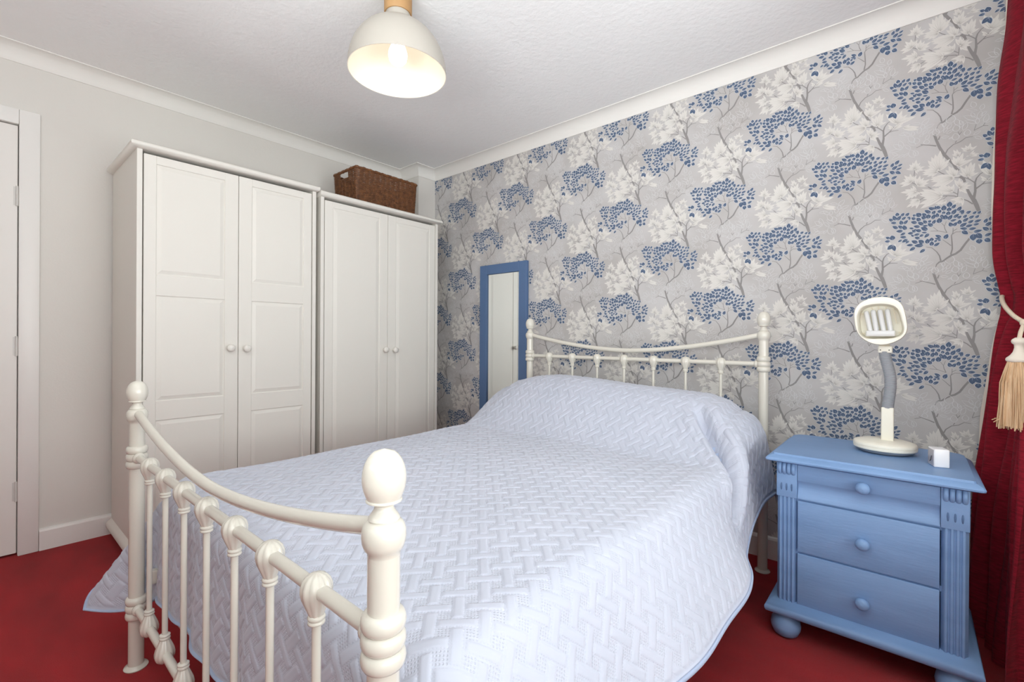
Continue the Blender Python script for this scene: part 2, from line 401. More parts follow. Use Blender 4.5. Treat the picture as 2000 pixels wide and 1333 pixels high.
# ------------------------------------------------------------------ wallpaper print: one motif, repeated on the paper's half-drop lattice
BLUE=[(-1411,454,-1518,554,55),(-1313,464,-1391,657,50),(-1271,455,-1160,619,50),(-1258,626,-1280,755,75),(-1132,455,-1008,550,45),(-1147,599,-1064,712,55),(-1015,585,-913,691,55),(-974,509,-878,519,45),(-919,414,-878,503,40),(-1291,352,-1460,390,45),(-1131,265,-1166,430,60),(-1069,276,-953,414,45),(-1248,126,-1410,245,45),(-1109,120,-1235,239,50),(-1013,41,-1075,228,55),(-1095,10,-1297,29,45),(-1019,-64,-1170,-147,40),(-729,533,-797,598,70),(-568,494,-696,639,70),(-422,484,-522,605,60),(-729,402,-837,493,60),(-581,327,-689,450,65),(-435,382,-548,482,65),(-349,378,-357,540,75),(-238,335,-174,512,50),(-681,261,-857,334,50),(-493,161,-648,286,50),(-401,205,-494,331,55),(-355,234,-277,296,70),(-230,157,-153,299,50),(-230,69,-362,195,55),(-361,107,-520,119,35),(-593,95,-775,152,45),(-774,54,-903,99,40),(-373,-59,-560,71,52),(-693,20,-774,-3,35),(-552,-76,-720,-7,50),(-726,-87,-821,7,50),(-787,-115,-950,-104,50),(-386,-153,-539,-128,30),(-598,-172,-766,-201,42),(-492,-211,-604,-276,50),(-333,-197,-458,-331,45),(-773,-248,-848,-175,45),(-990,-251,-1177,-212,42),(-956,-324,-1113,-432,45),(-1121,-331,-1239,-398,40),(-908,-392,-1010,-486,40),(-791,-571,-982,-565,40),(-597,-350,-739,-288,55),(-657,-517,-833,-407,50),(-490,-551,-624,-410,62),(-489,-624,-750,-612,45),(-1499,-236,-1614,-162,55),(-1393,-300,-1436,-124,80),(-1485,-339,-1648,-331,45),(-377,-574,-372,-398,65),(-260,-494,-254,-367,80),(-252,-672,-253,-511,65),(-181,-542,-104,-470,50),(-187,-693,-32,-589,42),(12,-391,-150,-285,42),(12,-463,-169,-401,28),(12,-502,-84,-498,28),(-285,579,-457,710,45),(-194,693,-345,795,50),(-162,693,-234,783,50),(-110,680,-162,829,32),(-26,691,-104,814,50),(-239,528,-161,645,60),(-77,552,0,645,72),(39,492,103,556,70),(-95,382,-109,544,52),(-11,362,39,461,55),(66,280,-11,393,28),(-36,160,-50,347,72),(104,-458,192,-295,60),(231,714,243,916,65),(301,649,406,779,50),(458,531,550,680,55),(495,467,631,535,40),(551,383,631,504,40),(79,610,84,806,65),(225,565,225,700,100),(73,484,79,578,95),(201,421,206,554,80),(302,428,420,604,50),(126,266,125,440,65),(36,350,22,465,65),(202,240,308,411,48),(346,292,495,420,42),(453,251,558,335,55),(259,179,428,225,35),(687,397,808,468,55),(857,347,953,431,50),(990,330,1061,428,50),(614,244,699,347,55),(761,201,888,286,50),(924,192,1020,277,50),(602,106,743,228,45),(737,36,877,119,45),(895,45,1081,109,38),(504,35,515,189,65),(871,-50,1022,-31,42),(523,-70,701,52,45),(671,-89,853,-46,42),(757,-194,950,-176,40),(720,-170,523,-125,38),(579,-224,733,-367,52),(298,-19,240,136,60),(348,-15,435,114,55),(879,-314,1101,-271,38),(873,-382,874,-621,66),(951,-376,1090,-567,62),(1025,-584,1031,-754,85),(1167,-500,1343,-417,42),(1173,-593,1309,-714,68),(1266,-301,1118,-176,52),(1295,-224,1453,-343,45),(1159,-25,1229,127,48),(1276,54,1404,198,48),(1183,-130,1353,-17,46),(1365,-35,1504,30,36),(1307,-166,1487,-109,32),(-1386,-502,-1562,-664,55),(-1397,-513,-1334,-745,45),(-729,-670,-888,-782,45),(-444,-774,-590,-900,42)]
BRANCH=[[(-143,-1501,13),(-106,-1391,17),(-30,-1311,23),(64,-1293,27),(175,-1186,29),(286,-1103,32),(414,-1047,34),(541,-934,34),(667,-708,32)],[(667,-708,31),(782,-528,32)],[(277,-1066,24),(318,-866,20),(311,-634,19),(292,-353,13),(333,-270,9)],[(333,-270,9),(336,-86,9)],[(319,-313,9),(410,-241,9),(556,-250,9)],[(337,-202,9),(446,-122,9)],[(170,-234,13),(114,-82,11),(94,38,9),(19,149,7)],[(104,36,8),(150,188,8)],[(170,-234,8),(-55,-138,8),(-284,-111,8)],[(-74,-134,8),(-208,25,8)],[(7,-1271,23),(-32,-1077,19),(-108,-922,14),(-242,-755,11),(-416,-697,8)],[(284,-733,13),(172,-606,10),(60,-489,7)],[(736,-290,7),(853,-339,7)],[(-196,3540,39),(-134,3290,39),(-47,3011,43),(91,2697,48),(210,2506,45),(328,2317,39),(412,2114,39),(486,2040,22)],[(512,1803,41),(603,1704,41),(644,1570,33)],[(702,1309,32),(792,1043,45),(889,845,63),(953,654,60),(1002,477,52),(1034,327,49)],[(873,870,44),(919,1175,34),(910,1491,26),(949,1639,19),(1043,1774,13),(1184,1853,10)],[(935,1261,27),(1108,1404,17),(1232,1555,10)],[(1077,1388,13),(1202,1406,11),(1372,1392,8)],[(902,1492,17),(741,1662,13),(627,1732,11),(380,1782,10)],[(733,1675,11),(716,1780,11)],[(858,716,21),(728,853,18),(631,921,16)],[(491,1022,17),(367,1103,15),(200,1147,13),(47,1161,12)],[(450,1064,12),(473,1356,12)],[(449,1156,12),(333,1259,12)],[(166,1143,8),(65,1046,8)],[(111,1957,15),(-8,2053,13),(-94,2147,10)],[(-772,2112,11),(-755,2371,11)],[(-635,1702,14),(-743,1784,13),(-852,1867,11)],[(-272,1504,14),(-369,1599,14)],[(-598,1433,11),(-706,1495,11)],[(-614,1140,12),(-481,1202,12)],[(-142,3101,21),(-324,3178,15),(-518,3248,12),(-714,3181,9)],[(-518,3241,9),(-589,3283,9)],[(108,2728,24),(175,2884,17),(325,3028,14),(523,3089,12),(669,3203,10),(846,3181,8)],[(378,3078,12),(415,3152,12)],[(-82,3322,21),(-40,3450,12)],[(877,3397,10),(988,3454,9),(1114,3506,9),(1239,3470,8)],[(877,3397,8),(932,3605,8)],[(1114,3506,8),(1160,3604,8)],[(480,3339,10),(554,3444,10)],[(488,3371,8),(455,3472,8)]]
FANS=[[(-755,2347),(-1001,2416),(-910,2574),(-819,2625),(-712,2706),(-603,2573),(-470,2399),(-495,2263),(-673,2173)],[(-77,2143),(-495,2263),(-364,2397),(-365,2585),(-269,2691),(-166,2758),(-29,2852),(92,2590),(227,2499),(194,2323)],[(-94,2124),(-513,2172),(-512,2090),(-388,1991),(-266,1952)],[(-843,1865),(-1201,1881),(-1154,1762),(-1137,1928),(-1082,2037),(-1055,2175),(-890,2198),(-700,2108)],[(-671,1709),(-744,2035),(-601,2062),(-494,1968),(-327,1872),(-352,1737),(-431,1624),(-653,1646)],[(-706,1491),(-1162,1534),(-1034,1617),(-1014,1396),(-1004,1226),(-849,1244),(-723,1268),(-598,1362),(-815,1740)],[(364,1790),(-283,1863),(-248,1925),(-248,1773),(-229,1594),(-143,1564),(-39,1496),(130,1565),(-93,1961),(27,1969)],[(372,1823),(128,2119),(211,2238),(304,2182),(387,2082),(453,2067),(504,1850)],[(445,2206),(277,2475),(327,2566),(459,2556),(590,2636),(648,2440),(842,2354),(738,2272),(576,2175)],[(468,2553),(301,2664),(334,2816),(425,2815),(524,2710)],[(752,2674),(540,2853),(654,2903),(783,2958),(832,2811),(951,2813),(573,2731)],[(769,2512),(880,2674),(1008,2519),(977,2448),(672,2502)],[(724,1745),(503,1919),(527,2141),(674,2163),(802,2245),(899,2188),(900,1986),(996,1830),(821,1667),(594,1853)],[(498,1397),(372,1697),(496,1727),(587,1628),(733,1528),(814,1421),(759,1298),(695,1141),(531,1231)],[(316,1274),(-212,1485),(-177,1408),(-57,1523),(45,1571),(198,1528),(348,1542),(30,1238),(132,1218)],[(47,1161),(-598,1433),(-510,1522),(-386,1462),(-580,1311),(-596,983),(-550,821),(-383,908),(-261,945),(-142,1471),(-490,1176)],[(-615,1164),(-903,1099),(-975,932),(-847,897),(-702,836),(-885,1191)],[(598,979),(259,975),(352,820),(484,796),(583,710),(417,1048)],[(133,1011),(-157,902),(-105,846),(-2,827),(117,852)],[(1294,1664),(1007,2117),(1121,2229),(1291,2151),(1478,2117),(1626,1926),(1864,1781),(1719,1705),(1425,1552)],[(1219,1490),(1057,1684),(1067,1559),(1425,1649),(1572,1702),(1499,1530)],[(1500,1434),(1973,1344),(1956,1254),(1720,1514),(1665,1482)]]
OUTL=[(-41,3613,-42,3892,70),(69,3767,85,3912,60),(245,3876,269,4133,85),(-152,3517,-153,3738,75),(70,3558,154,3707,45),(155,3500,305,3583,45),(171,3668,271,3811,50),(20,3387,198,3361,40),(422,3516,388,3720,80),(454,3746,387,3948,60),(520,3635,585,3798,50),(602,3509,683,3723,50),(552,3717,502,3868,50),(407,3200,373,3415,75),(290,3312,206,3267,45),(701,3278,700,3470,80),(878,3251,1036,3329,40),(910,3163,1069,3052,40),(924,3663,666,3819,30),(923,3798,633,3987,35),(875,3891,810,4068,45),(955,3631,971,3817,50),(1002,3796,1048,4038,50),(1065,3888,1190,3994,50),(937,4118,680,4221,25),(889,4256,824,4445,65),(1064,4111,1110,4274,65),(1160,3637,1221,3873,50),(1191,3606,1346,3703,40),(-645,3726,-610,3917,60),(-521,3856,-539,4027,65),(-433,3878,-223,3946,42),(-520,3667,-397,3785,50),(-361,3646,-222,3758,50),(-608,3585,-502,3662,50),(-430,3430,-344,3582,50),(-679,3355,-734,3548,75),(-421,3250,-413,3413,90),(-787,3432,-934,3675,50),(-750,3303,-951,3464,40),(-806,3676,-825,3836,60),(-539,4027,-364,4198,50),(-611,4084,-827,4148,35),(-1134,3308,-1210,3558,50),(-1152,3265,-1378,3458,45),(-1189,3238,-1509,3223,30),(-895,3186,-1042,3368,40),(-1226,3017,-1432,2910,40),(-1077,3004,-1225,2932,40),(-967,3024,-1077,2907,40),(-784,2858,-894,3114,60),(-695,2884,-767,3081,60),(-1282,3031,-1423,3140,40),(-989,3823,-1211,3825,40),(-916,3706,-1081,3861,45)]
def leaf_outline(ax, az, bx, bz, wr, n=5, grow=0.0):
    """closed outline of a leaf blade from base a to tip b; widest at 45 %"""
    dx, dz = bx - ax, bz - az; L = hypot(dx, dz); ux, uz = dx / L, dz / L
    ax -= ux * grow; az -= uz * grow; L += 2 * grow
    hw = max(L * wr * .5 + grow * .8, .1)
    r, l = [], []
    for i in range(1, n):
        t = i / n
        w = hw * sin(pi * t ** .85) ** .8
        px, pz = ax + ux * L * t, az + uz * L * t
        r.append((px + uz * w, pz - ux * w)); l.append((px - uz * w, pz + ux * w))
    return [(ax, az)] + r + [(ax + ux * L, az + uz * L)] + l[::-1]

def motif_polys():
    """list of (layer, material index, outline) in metres round the lattice point"""
    out = []
    k = 1e-4
    for P in BRANCH:
        for i in range(len(P) - 1):
            (x0, z0, w0), (x1, z1, w1) = P[i], P[i + 1]
            dx, dz = x1 - x0, z1 - z0; L = hypot(dx, dz) or 1
            nx, nz = -dz / L, dx / L
            e = .35 * min(w0, w1) / L
            x1e, z1e = x1 + dx * e, z1 + dz * e
            w0 = max(w0, 6); w1 = max(w1, 6)
            out.append((1, 4, [((x0 + nx * w0) * k, (z0 + nz * w0) * k), ((x0 - nx * w0) * k, (z0 - nz * w0) * k), ((x1e - nx * w1) * k, (z1e - nz * w1) * k), ((x1e + nx * w1) * k, (z1e + nz * w1) * k)]))
    for F in FANS:
        cx, cz = F[0]
        tips = []
        pol = sorted((atan2(tz - cz, tx - cx), hypot(tx - cx, tz - cz)) for tx, tz in F[1:])
        for q, (a, L) in enumerate(pol):
            tips.append((a, L * 1.06))
            if q + 1 < len(pol) and .28 < pol[q + 1][0] - a < .95:
                tips.append(((a + pol[q + 1][0]) / 2, .40 * (L + pol[q + 1][1])))
        for (ang, L) in tips:
            tx, tz = cx + L * cos(ang), cz + L * sin(ang)
            wr = .26 if L > 180 else .33
            out.append((2, 2, [(x * k, z * k) for x, z in leaf_outline(cx, cz, tx, tz, wr, 5)]))
            dx, dz = (tx - cx) / L, (tz - cz) / L
            a, c = .10 * L, .72 * L
            hw = 6.0
            out.append((3, 5, [((cx + dx * a - dz * hw) * k, (cz + dz * a + dx * hw) * k), ((cx + dx * a + dz * hw) * k, (cz + dz * a - dx * hw) * k), ((cx + dx * c) * k, (cz + dz * c) * k)]))
    for (ax, az, bx, bz, w) in OUTL:
        ex, ez = (bx - ax) * .14, (bz - az) * .14
        ax, az, bx, bz = ax - ex, az - ez, bx + ex, bz + ez
        o1 = leaf_outline(ax, az, bx, bz, w / 100, 5, 0)
        o2 = leaf_outline(ax, az, bx, bz, w / 100, 5, -11)
        n = len(o1)
        for i in range(n):
            j = (i + 1) % n
            out.append((1.5, 3, [(o1[i][0] * k, o1[i][1] * k), (o1[j][0] * k, o1[j][1] * k), (o2[j][0] * k, o2[j][1] * k), (o2[i][0] * k, o2[i][1] * k)]))
        out.append((1.5, 3, [((ax + (bx - ax) * .1 - 2) * k, (az + (bz - az) * .1) * k), ((ax + (bx - ax) * .1 + 2) * k, (az + (bz - az) * .1) * k), ((ax + (bx - ax) * .6) * k, (az + (bz - az) * .6) * k)]))
    for (ax, az, bx, bz, w) in BLUE:
        w = min(w * 1.06, 88) / 100
        out.append((4, 1, [(x * k, z * k) for x, z in leaf_outline(ax, az, bx, bz, w, 5, 17)]))
        out.append((5, 0, [(x * k, z * k) for x, z in leaf_outline(ax, az, bx, bz, w, 5, 8)]))
        L = hypot(bx - ax, bz - az); dx, dz = (bx - ax) / L, (bz - az) / L
        hw = 4.2
        out.append((6, 1, [((ax - dz * hw) * k, (az + dx * hw) * k), ((ax + dz * hw) * k, (az - dx * hw) * k), ((ax + dx * L * .62) * k, (az + dz * L * .62) * k)]))
    return out

def flatten_polys(polys):
    """overlay the outlines in one plane; every piece keeps the ink of its topmost outline"""
    from mathutils.geometry import delaunay_2d_cdt
    vs, fs = [], []
    for lay, mi, pts in polys:
        a = sum(pts[k][0] * pts[(k + 1) % len(pts)][1] - pts[(k + 1) % len(pts)][0] * pts[k][1] for k in range(len(pts)))
        if a < 0: pts = pts[::-1]
        n = len(vs); vs += [Vector((x * 10, z * 10)) for x, z in pts]; fs.append(list(range(n, n + len(pts))))
    ov, oe, of, _, _, orig = delaunay_2d_cdt(vs, [], fs, 1, 1e-5, True)
    V = [(v.x / 10, v.y / 10) for v in ov]; out = []
    for f, src in zip(of, orig):
        if not src: continue
        k = max(src, key=lambda q: (polys[q][0], q))
        out.append((polys[k][1], [V[q] for q in f]))
    return out

def wallpaper_print():
    polys = motif_polys()
    under = flatten_polys([p for p in polys if p[0] < 4]); over = flatten_polys([p for p in polys if p[0] >= 4])
    V = []; Fc = []; MI = []
    X0, Z0, ST = 2.891, 1.690, .2625
    for i in range(-13, 5):
        for j in range(-5, 6):
            ox = X0 + ST * i; oz = Z0 + (ST if i % 2 else 0) + 2 * ST * j
            if ox < -.2 or ox > 3.75 or oz < -.4 or oz > 2.75: continue
            par = (i % 2) + 2 * (j % 2)
            for sheet, y0 in ((under, .00035), (over, .00095)):
                y = -(y0 + .00012 * par)
                for mi, pts in sheet:
                    xs = [p[0] + ox for p in pts]; zs = [p[1] + oz for p in pts]
                    if min(xs) < BX - .06 or max(xs) > RX - .002 or min(zs) < .02 or max(zs) > H - .012: continue
                    b = len(V)
                    V += [(x, y, z) for x, z in zip(xs, zs)]; Fc.append(tuple(range(b, b + len(pts)))); MI.append(mi)
    m = MB(); m.v = V; m.f = Fc; m.mi = MI
    return m.build('wallpaper_print', [M['p_blue'], M['p_halo'], M['p_white'], M['p_outline'], M['p_branch'], M['p_rib']], wall_back, kind='stuff', fixn=False,
                   label='printed trees with blue, cream and outlined leaves')
wallpaper_print()

# ------------------------------------------------------------------ wardrobes
def raised_panel(y0, y1, z0, z1, x, depth=.010, edge=.016):
    """panel proud field with bevelled margins, front towards +x"""
    r = lambda e, xx: [(xx, y0 + e, z0 + e), (xx, y1 - e, z0 + e), (xx, y1 - e, z1 - e), (xx, y0 + e, z1 - e)]
    b = MB(); b.loft([r(0, x - .006), r(0, x - .003), r(.004, x - .003), r(edge, x + depth * .35), r(edge + .003, x + depth * .35)]); return b

def knob(loc, mtl, parent, r=.019, axis='x', s=1):
    prof = [(0, 0), (r * .55, 0), (r * .5, s * r * .5), (r * .8, s * r * .75), (r, s * r * 1.15), (r * .93, s * r * 1.5), (r * .6, s * r * 1.72), (0, s * r * 1.8)]
    return MB().lathe(prof, loc, 20, axis).build('knob', mtl, parent, smooth=60)

def wardrobe(y0, y1, xf, ztop, label, split, rows, panel_margin, knobs, routed=False, tight=(1, 1)):
    t = .020; x0 = .03
    w = empty('wardrobe', ((x0 + xf) / 2, (y0 + y1) / 2, 0), label, 'wardrobe', 'two cream wardrobes')
    for a, c in ((y0, y0 + t), (y1 - t, y1)):
        MB().box(x0, xf, a, c, .07, ztop - .026, .002).build('side_panel', M['ward'], w)
    MB().box(x0, x0 + .008, y0 + t, y1 - t, .09, ztop - .03).build('back_panel', M['ward_in'], w)
    MB().box(x0, xf - .004, y0 + t, y1 - t, .075, .115).build('bottom_board', M['ward'], w)
    # cornice with rounded nose
    o = .024
    ka, kb = tight
    r = lambda e, z: [(x0, y0 - e * ka, z), (xf + e, y0 - e * ka, z), (xf + e, y1 + e * kb, z), (x0, y1 + e * kb, z)]
    MB().loft([r(0.0, ztop - .03), r(o * .45, ztop - .028), r(o * .85, ztop - .022), r(o, ztop - .014), r(o * .92, ztop - .006), r(o * .7, ztop - .001), r(o * .5, ztop)]).build('cornice', M['ward'], w, smooth=50)
    MB().loft([r(.022, .05), r(.022, .062), r(.016, .072), r(.004, .082), r(0, .086)]).build('plinth', M['ward'], w, smooth=40)
    for fx in (x0 + .05, xf - .04):
        for fy in (y0 + .035, y1 - .035):
            MB().lathe([(.02, 0), (.024, .008), (.028, .03), (.024, .05), (.02, .052)], (fx, fy, 0), 14).build('foot', M['ward'], w, smooth=50)
    gap = .0045
    for di, (a, c) in enumerate(((y0 + t + gap, split - .0012), (split + .0012, y1 - t - gap))):
        zb, zt = .12, ztop - .044
        xb, xd = xf - .024, xf - .002
        ma, mc = panel_margin
        pa, pc = a + ma, c - mc
        if di: pa, pc = a + mc, c - ma
        d = MB()
        edge = [zb] + [v for rr in rows for v in rr] + [zt]
        d.box(xb, xd, a, pa, zb, zt, .0015, 1); d.box(xb, xd, pc, c, zb, zt, .0015, 1)
        for k in range(0, len(edge), 2):
            d.box(xb, xd - .0004, pa - .0005, pc + .0005, edge[k], edge[k + 1], .0015, 1)
        door = d.build('wardrobe_door', M['ward'], w)
        for (z0, z1) in rows:
            if routed: raised_panel(pa, pc, z0, z1, xd, .003, .026).build('panel', M['ward'], door)
            else: raised_panel(pa, pc, z0, z1, xd - .002, .004, .020).build('panel', M['ward'], door)
        knob((xd, knobs[di][0], knobs[di][1]), M['ward'], door, .0185)
    return w
wardrobe(-1.924, -1.131, .548, 1.838, 'taller cream wardrobe with three panels on each door, nearer the white door', -1.524,
         [(.19, .625), (.712, 1.178), (1.272, 1.757)], (.045, .060), [(-1.562, .943), (-1.489, .940)], tight=(1, .5))
wardrobe(-1.104, -.252, .548, 1.822, 'cream wardrobe with plain routed doors carrying the wicker basket', -.660,
         [(.19, 1.742)], (.050, .060), [(-.683, .921), (-.612, .918)], routed=True, tight=(.5, 1))

# ------------------------------------------------------------------ wicker basket on the smaller wardrobe
def basket():
    bx0, bx1, by0, by1, z0, z1 = .235, .505, -.862, -.402, 1.824, 2.045
    root = empty('wicker_basket', ((bx0 + bx1) / 2, (by0 + by1) / 2, z0), 'brown wicker basket with a hand hole standing on top of the wardrobe', 'basket')
    rc = .02
    def loop(e, n=150):
        xa, xb, ya, yb = bx0 - e, bx1 + e, by0 - e, by1 + e
        segs = []
        def line(p, q, k): return [(p[0] + (q[0] - p[0]) * i / k, p[1] + (q[1] - p[1]) * i / k) for i in range(k)]
        pts = []
        pts += line((xa + rc, ya), (xb - rc, ya), 24); pts += [(xb - rc + rc * sin(t), ya + rc - rc * cos(t)) for t in np.linspace(0, pi / 2, 4)[:-1]]
        pts += line((xb, ya + rc), (xb, yb - rc), 44); pts += [(xb - rc + rc * cos(t), yb - rc + rc * sin(t)) for t in np.linspace(0, pi / 2, 4)[:-1]]
        pts += line((xb - rc, yb), (xa + rc, yb), 24); pts += [(xa + rc - rc * sin(t), yb - rc + rc * cos(t)) for t in np.linspace(0, pi / 2, 4)[:-1]]
        pts += line((xa, yb - rc), (xa, ya + rc), 44); pts += [(xa + rc - rc * cos(t), ya + rc - rc * sin(t)) for t in np.linspace(0, pi / 2, 4)[:-1]]
        return pts
    base = loop(0); n = len(base)
    nor = []
    for i in range(n):
        a = base[i - 1]; c = base[(i + 1) % n]; dx, dy = c[0] - a[0], c[1] - a[1]; L = hypot(dx, dy); nor.append((dy / L, -dx / L))
    rows = 42; hx = (bx0 + bx1) / 2
    b = MB()
    for r in range(rows):
        z = z0 + .006 + (z1 - z0 - .02) * r / (rows - 1)
        tap = -.012 + .014 * r / rows
        run = []
        def flush(run, closed=False):
            if len(run) > 2: b.tube(run, .0028, 5, closed)
        for i in range(n):
            s = (1 if (i // 2 + r) % 2 else -1) * .0024 * (1 if i % 2 else .2) + random.uniform(-.0007, .0007)
            p = (base[i][0] + nor[i][0] * (s + tap), base[i][1] + nor[i][1] * (s + tap), z + random.uniform(-.0006, .0006))
            hole = z1 - .052 < z < z1 - .016 and nor[i][1] < -.9 and abs(base[i][0] - hx) < .042
            if hole: flush(run); run = []
            else: run.append(p)
        flush(run, closed=len(run) == n)
    b.build('woven_wall', M['wick'], root, smooth=60, kind='stuff')
    b = MB()
    for i in range(1, n, 4):
        if nor[i][1] < -.9 and abs(base[i][0] - hx) < .042: zt = z1 - .052
        else: zt = z1 - .01
        b.tube([(base[i][0] - nor[i][0] * .012, base[i][1] - nor[i][1] * .012, z0 + .003), (base[i][0], base[i][1], zt)], .0036, 5)
    b.build('stakes', M['wickd'], root, smooth=60, kind='stuff')
    rim = [(p[0] + q[0] * .003, p[1] + q[1] * .003, z1 - .006 + .0015 * sin(i * 1.3)) for i, (p, q) in enumerate(zip(base, nor))]
    b = MB(); b.tube(rim, .0095, 10, True, lobes=3, twist=120, depth=.35)
    b.build('braided_rim', M['wick'], root, smooth=60)
    MB().box(bx0 + .012, bx1 - .012, by0 + .012, by1 - .012, z0, z0 + .006).build('woven_base', M['wickd'], root)
    b = MB()
    b.tube([(hx - .045, by0 + .001, z1 - .055), (hx + .045, by0 + .001, z1 - .055)], .0042, 6)
    b.build('hand_hole_edge', M['wick'], root, smooth=60)
basket()

# ------------------------------------------------------------------ mirror on the wallpaper
def mirror():
    x0, x1, z0, z1, fw = .741, 1.166, .26, 1.508, .066
    r = empty('wall_mirror', ((x0 + x1) / 2, -.015, z0), 'tall mirror in a flat blue painted frame beside the bed head', 'mirror')
    for (a, c, d, e) in ((x0, x0 + fw, z0, z1), (x1 - fw, x1, z0, z1), (x0 + fw, x1 - fw, z1 - fw, z1), (x0 + fw, x1 - fw, z0, z0 + fw)):
        MB().box(a, c, -.028, -.003, d, e, .002, 1).build('frame_bar', M['bluefr'], r)
    MB().box(x0 + fw - .004, x1 - fw + .004, -.016, -.012, z0 + fw - .004, z1 - fw + .004).build('mirror_glass', M['glassm'], r)
mirror()

# ------------------------------------------------------------------ iron bed
PX0, PX1, PYF, PYH = 1.302, 2.5885, -2.058, -.157
bed = empty('bed_frame', ((PX0 + PX1) / 2, (PYF + PYH) / 2, 0), 'cream metal double bedstead with egg finials and curved top rails', 'bed')
PR = .0195
def finial_prof(z):   # z = top of the finial
    p = [(PR, -.128), (.0200, -.1235), (.0235, -.1195), (.0258, -.113), (.0268, -.105), (.0262, -.097), (.0240, -.091), (.0205, -.0872), (.0178, -.0862), (.0178, -.0852), (.0190, -.0842), (.0186, -.0825), (.0160, -.0785), (.0128, -.074), (.0114, -.0705), (.0116, -.068), (.0145, -.0655),
         (.0190, -.0640), (.0216, -.0630), (.0218, -.0618), (.0212, -.0606), (.0204, -.0602)]
    for t in np.linspace(.06, 1, 17):
        e = sqrt(max(0, 1 - ((t - .40) / (.60 if t > .40 else .62)) ** 2))
        p.append((max(.0264 * e ** (.92 if t > .4 else 1), 0.0), -.060 + .060 * t))
    p[-1] = (0, 0)
    return [(r, h + z) for r, h in p]
def collar_prof(zc):
    p = [(PR, -.034)]
    for c in (-.022, 0, .022):
        for a in np.linspace(-pi / 2, pi / 2, 7): p.append((PR + .0015 + .0065 * cos(a), c + .0115 * sin(a)))
    p.append((PR, .034))
    return [(r, zc + h) for r, h in p]
posts = []
for (x, y, zt, cols) in ((PX0, PYF, .865, (.635, .182)), (PX1, PYF, .865, (.635, .182)), (PX0, PYH, 1.121, (.893, .35)), (PX1, PYH, 1.121, (.893, .35))):
    po = MB().lathe([(PR, .005), (PR, zt - .126)], (x, y, 0), 28).build('post', M['iron'], bed, smooth=50)
    MB().lathe(finial_prof(zt), (x, y, 0), 36).build('finial', M['iron'], po, smooth=42)
    for zc in cols: MB().lathe(collar_prof(zc), (x, y, 0), 28).build('collar', M['iron'], po, smooth=70)
    MB().lathe([(.0, 0), (.029, 0), (.0305, .003), (.029, .006), (.021, .009), (PR, .011)], (x, y, 0), 24).build('foot_cap', M['iron'], po, smooth=50)
def arc_rail(y, z_end, z_mid):
    xc = (PX0 + PX1) / 2; h = (PX1 - PX0) / 2
    return [(xc + h * u, y, z_mid + (z_end - z_mid) * abs(u) ** 1.75) for u in np.linspace(-1, 1, 41)]
MB().tube(arc_rail(PYF, .770, .684), .0115, 16).build('curved_rail', M['iron'], bed, smooth=60)
MB().tube(arc_rail(PYH, 1.022, .938), .0115, 16).build('curved_rail', M['iron'], bed, smooth=60)
for y, z in ((PYF, .635), (PYF, .182), (PYH, .893), (PYH, .35)):
    rl = MB().cyl((PX0, y, z), (PX1, y, z), .0105, 18).build('cross_rail', M['iron'], bed, smooth=60)
    for x in (PX0 + PR + .008, PX1 - PR - .008):
        MB().lathe([(.0105, -.008), (.0155, -.005), (.0165, 0), (.0155, .005), (.0105, .008)], (x, y, z), 16, 'x').build('rail_ring', M['iron'], rl, smooth=60)
# ribbed shell castings that clasp the rails
def shell(x, y, z, s):
    """scallop casting: ribbed bulb over the rail narrowing to a ringed socket; s = +1 upright, -1 inverted"""
    prof = [(0, .0235), (.0065, .0228), (.0130, .0198), (.0182, .0138), (.0212, .0055), (.0216, -.003), (.0196, -.013), (.0158, -.023), (.0122, -.032), (.0100, -.038)]
    b = MB()
    n = 48
    def mod(t, h):
        k = .5 + .5 * (h * s + .038) / .06
        return 1 + .17 * k * (abs(cos(5 * t + .3)) ** .7 - .6)
    b.lathe([(r, h * s) for r, h in (prof if s > 0 else prof)], (x, y, z), n, mod=mod)
    b.lathe([(.0095, -.036 * s), (.0118, -.038 * s), (.0128, -.0405 * s), (.0118, -.043 * s), (.0105, -.0445 * s), (.0122, -.0465 * s), (.0122, -.049 * s), (.009, -.051 * s)], (x, y, z), 20)
    return b
for y, zt, zb in ((PYF, .635, .182), (PYH, .893, .35)):
    for k in range(7):
        x = PX0 + .1515 + .1606 * k + (.004 if y == PYF else -.004)
        sp = MB().cyl((x, y, zb + .03), (x, y, zt - .03), .0066, 14).build('spindle', M['iron'], bed, smooth=60)
        shell(x, y, zt, 1).build('shell_casting', M['iron'], sp, smooth=60)
        shell(x, y, zb, -1).build('shell_casting', M['iron'], sp, smooth=60)
for x in (PX0 + .03, PX1 - .03):
    MB().box(x - .012, x + .012, PYF + .02, PYH - .02, .25, .29, .003).build('side_rail', M['iron'], bed)
for k in range(12):
    y = -1.93 + k * .152
    MB().box(PX0 + .02, PX1 - .02, y - .035, y + .035, .29, .302).build('slat', M['slat'], bed)

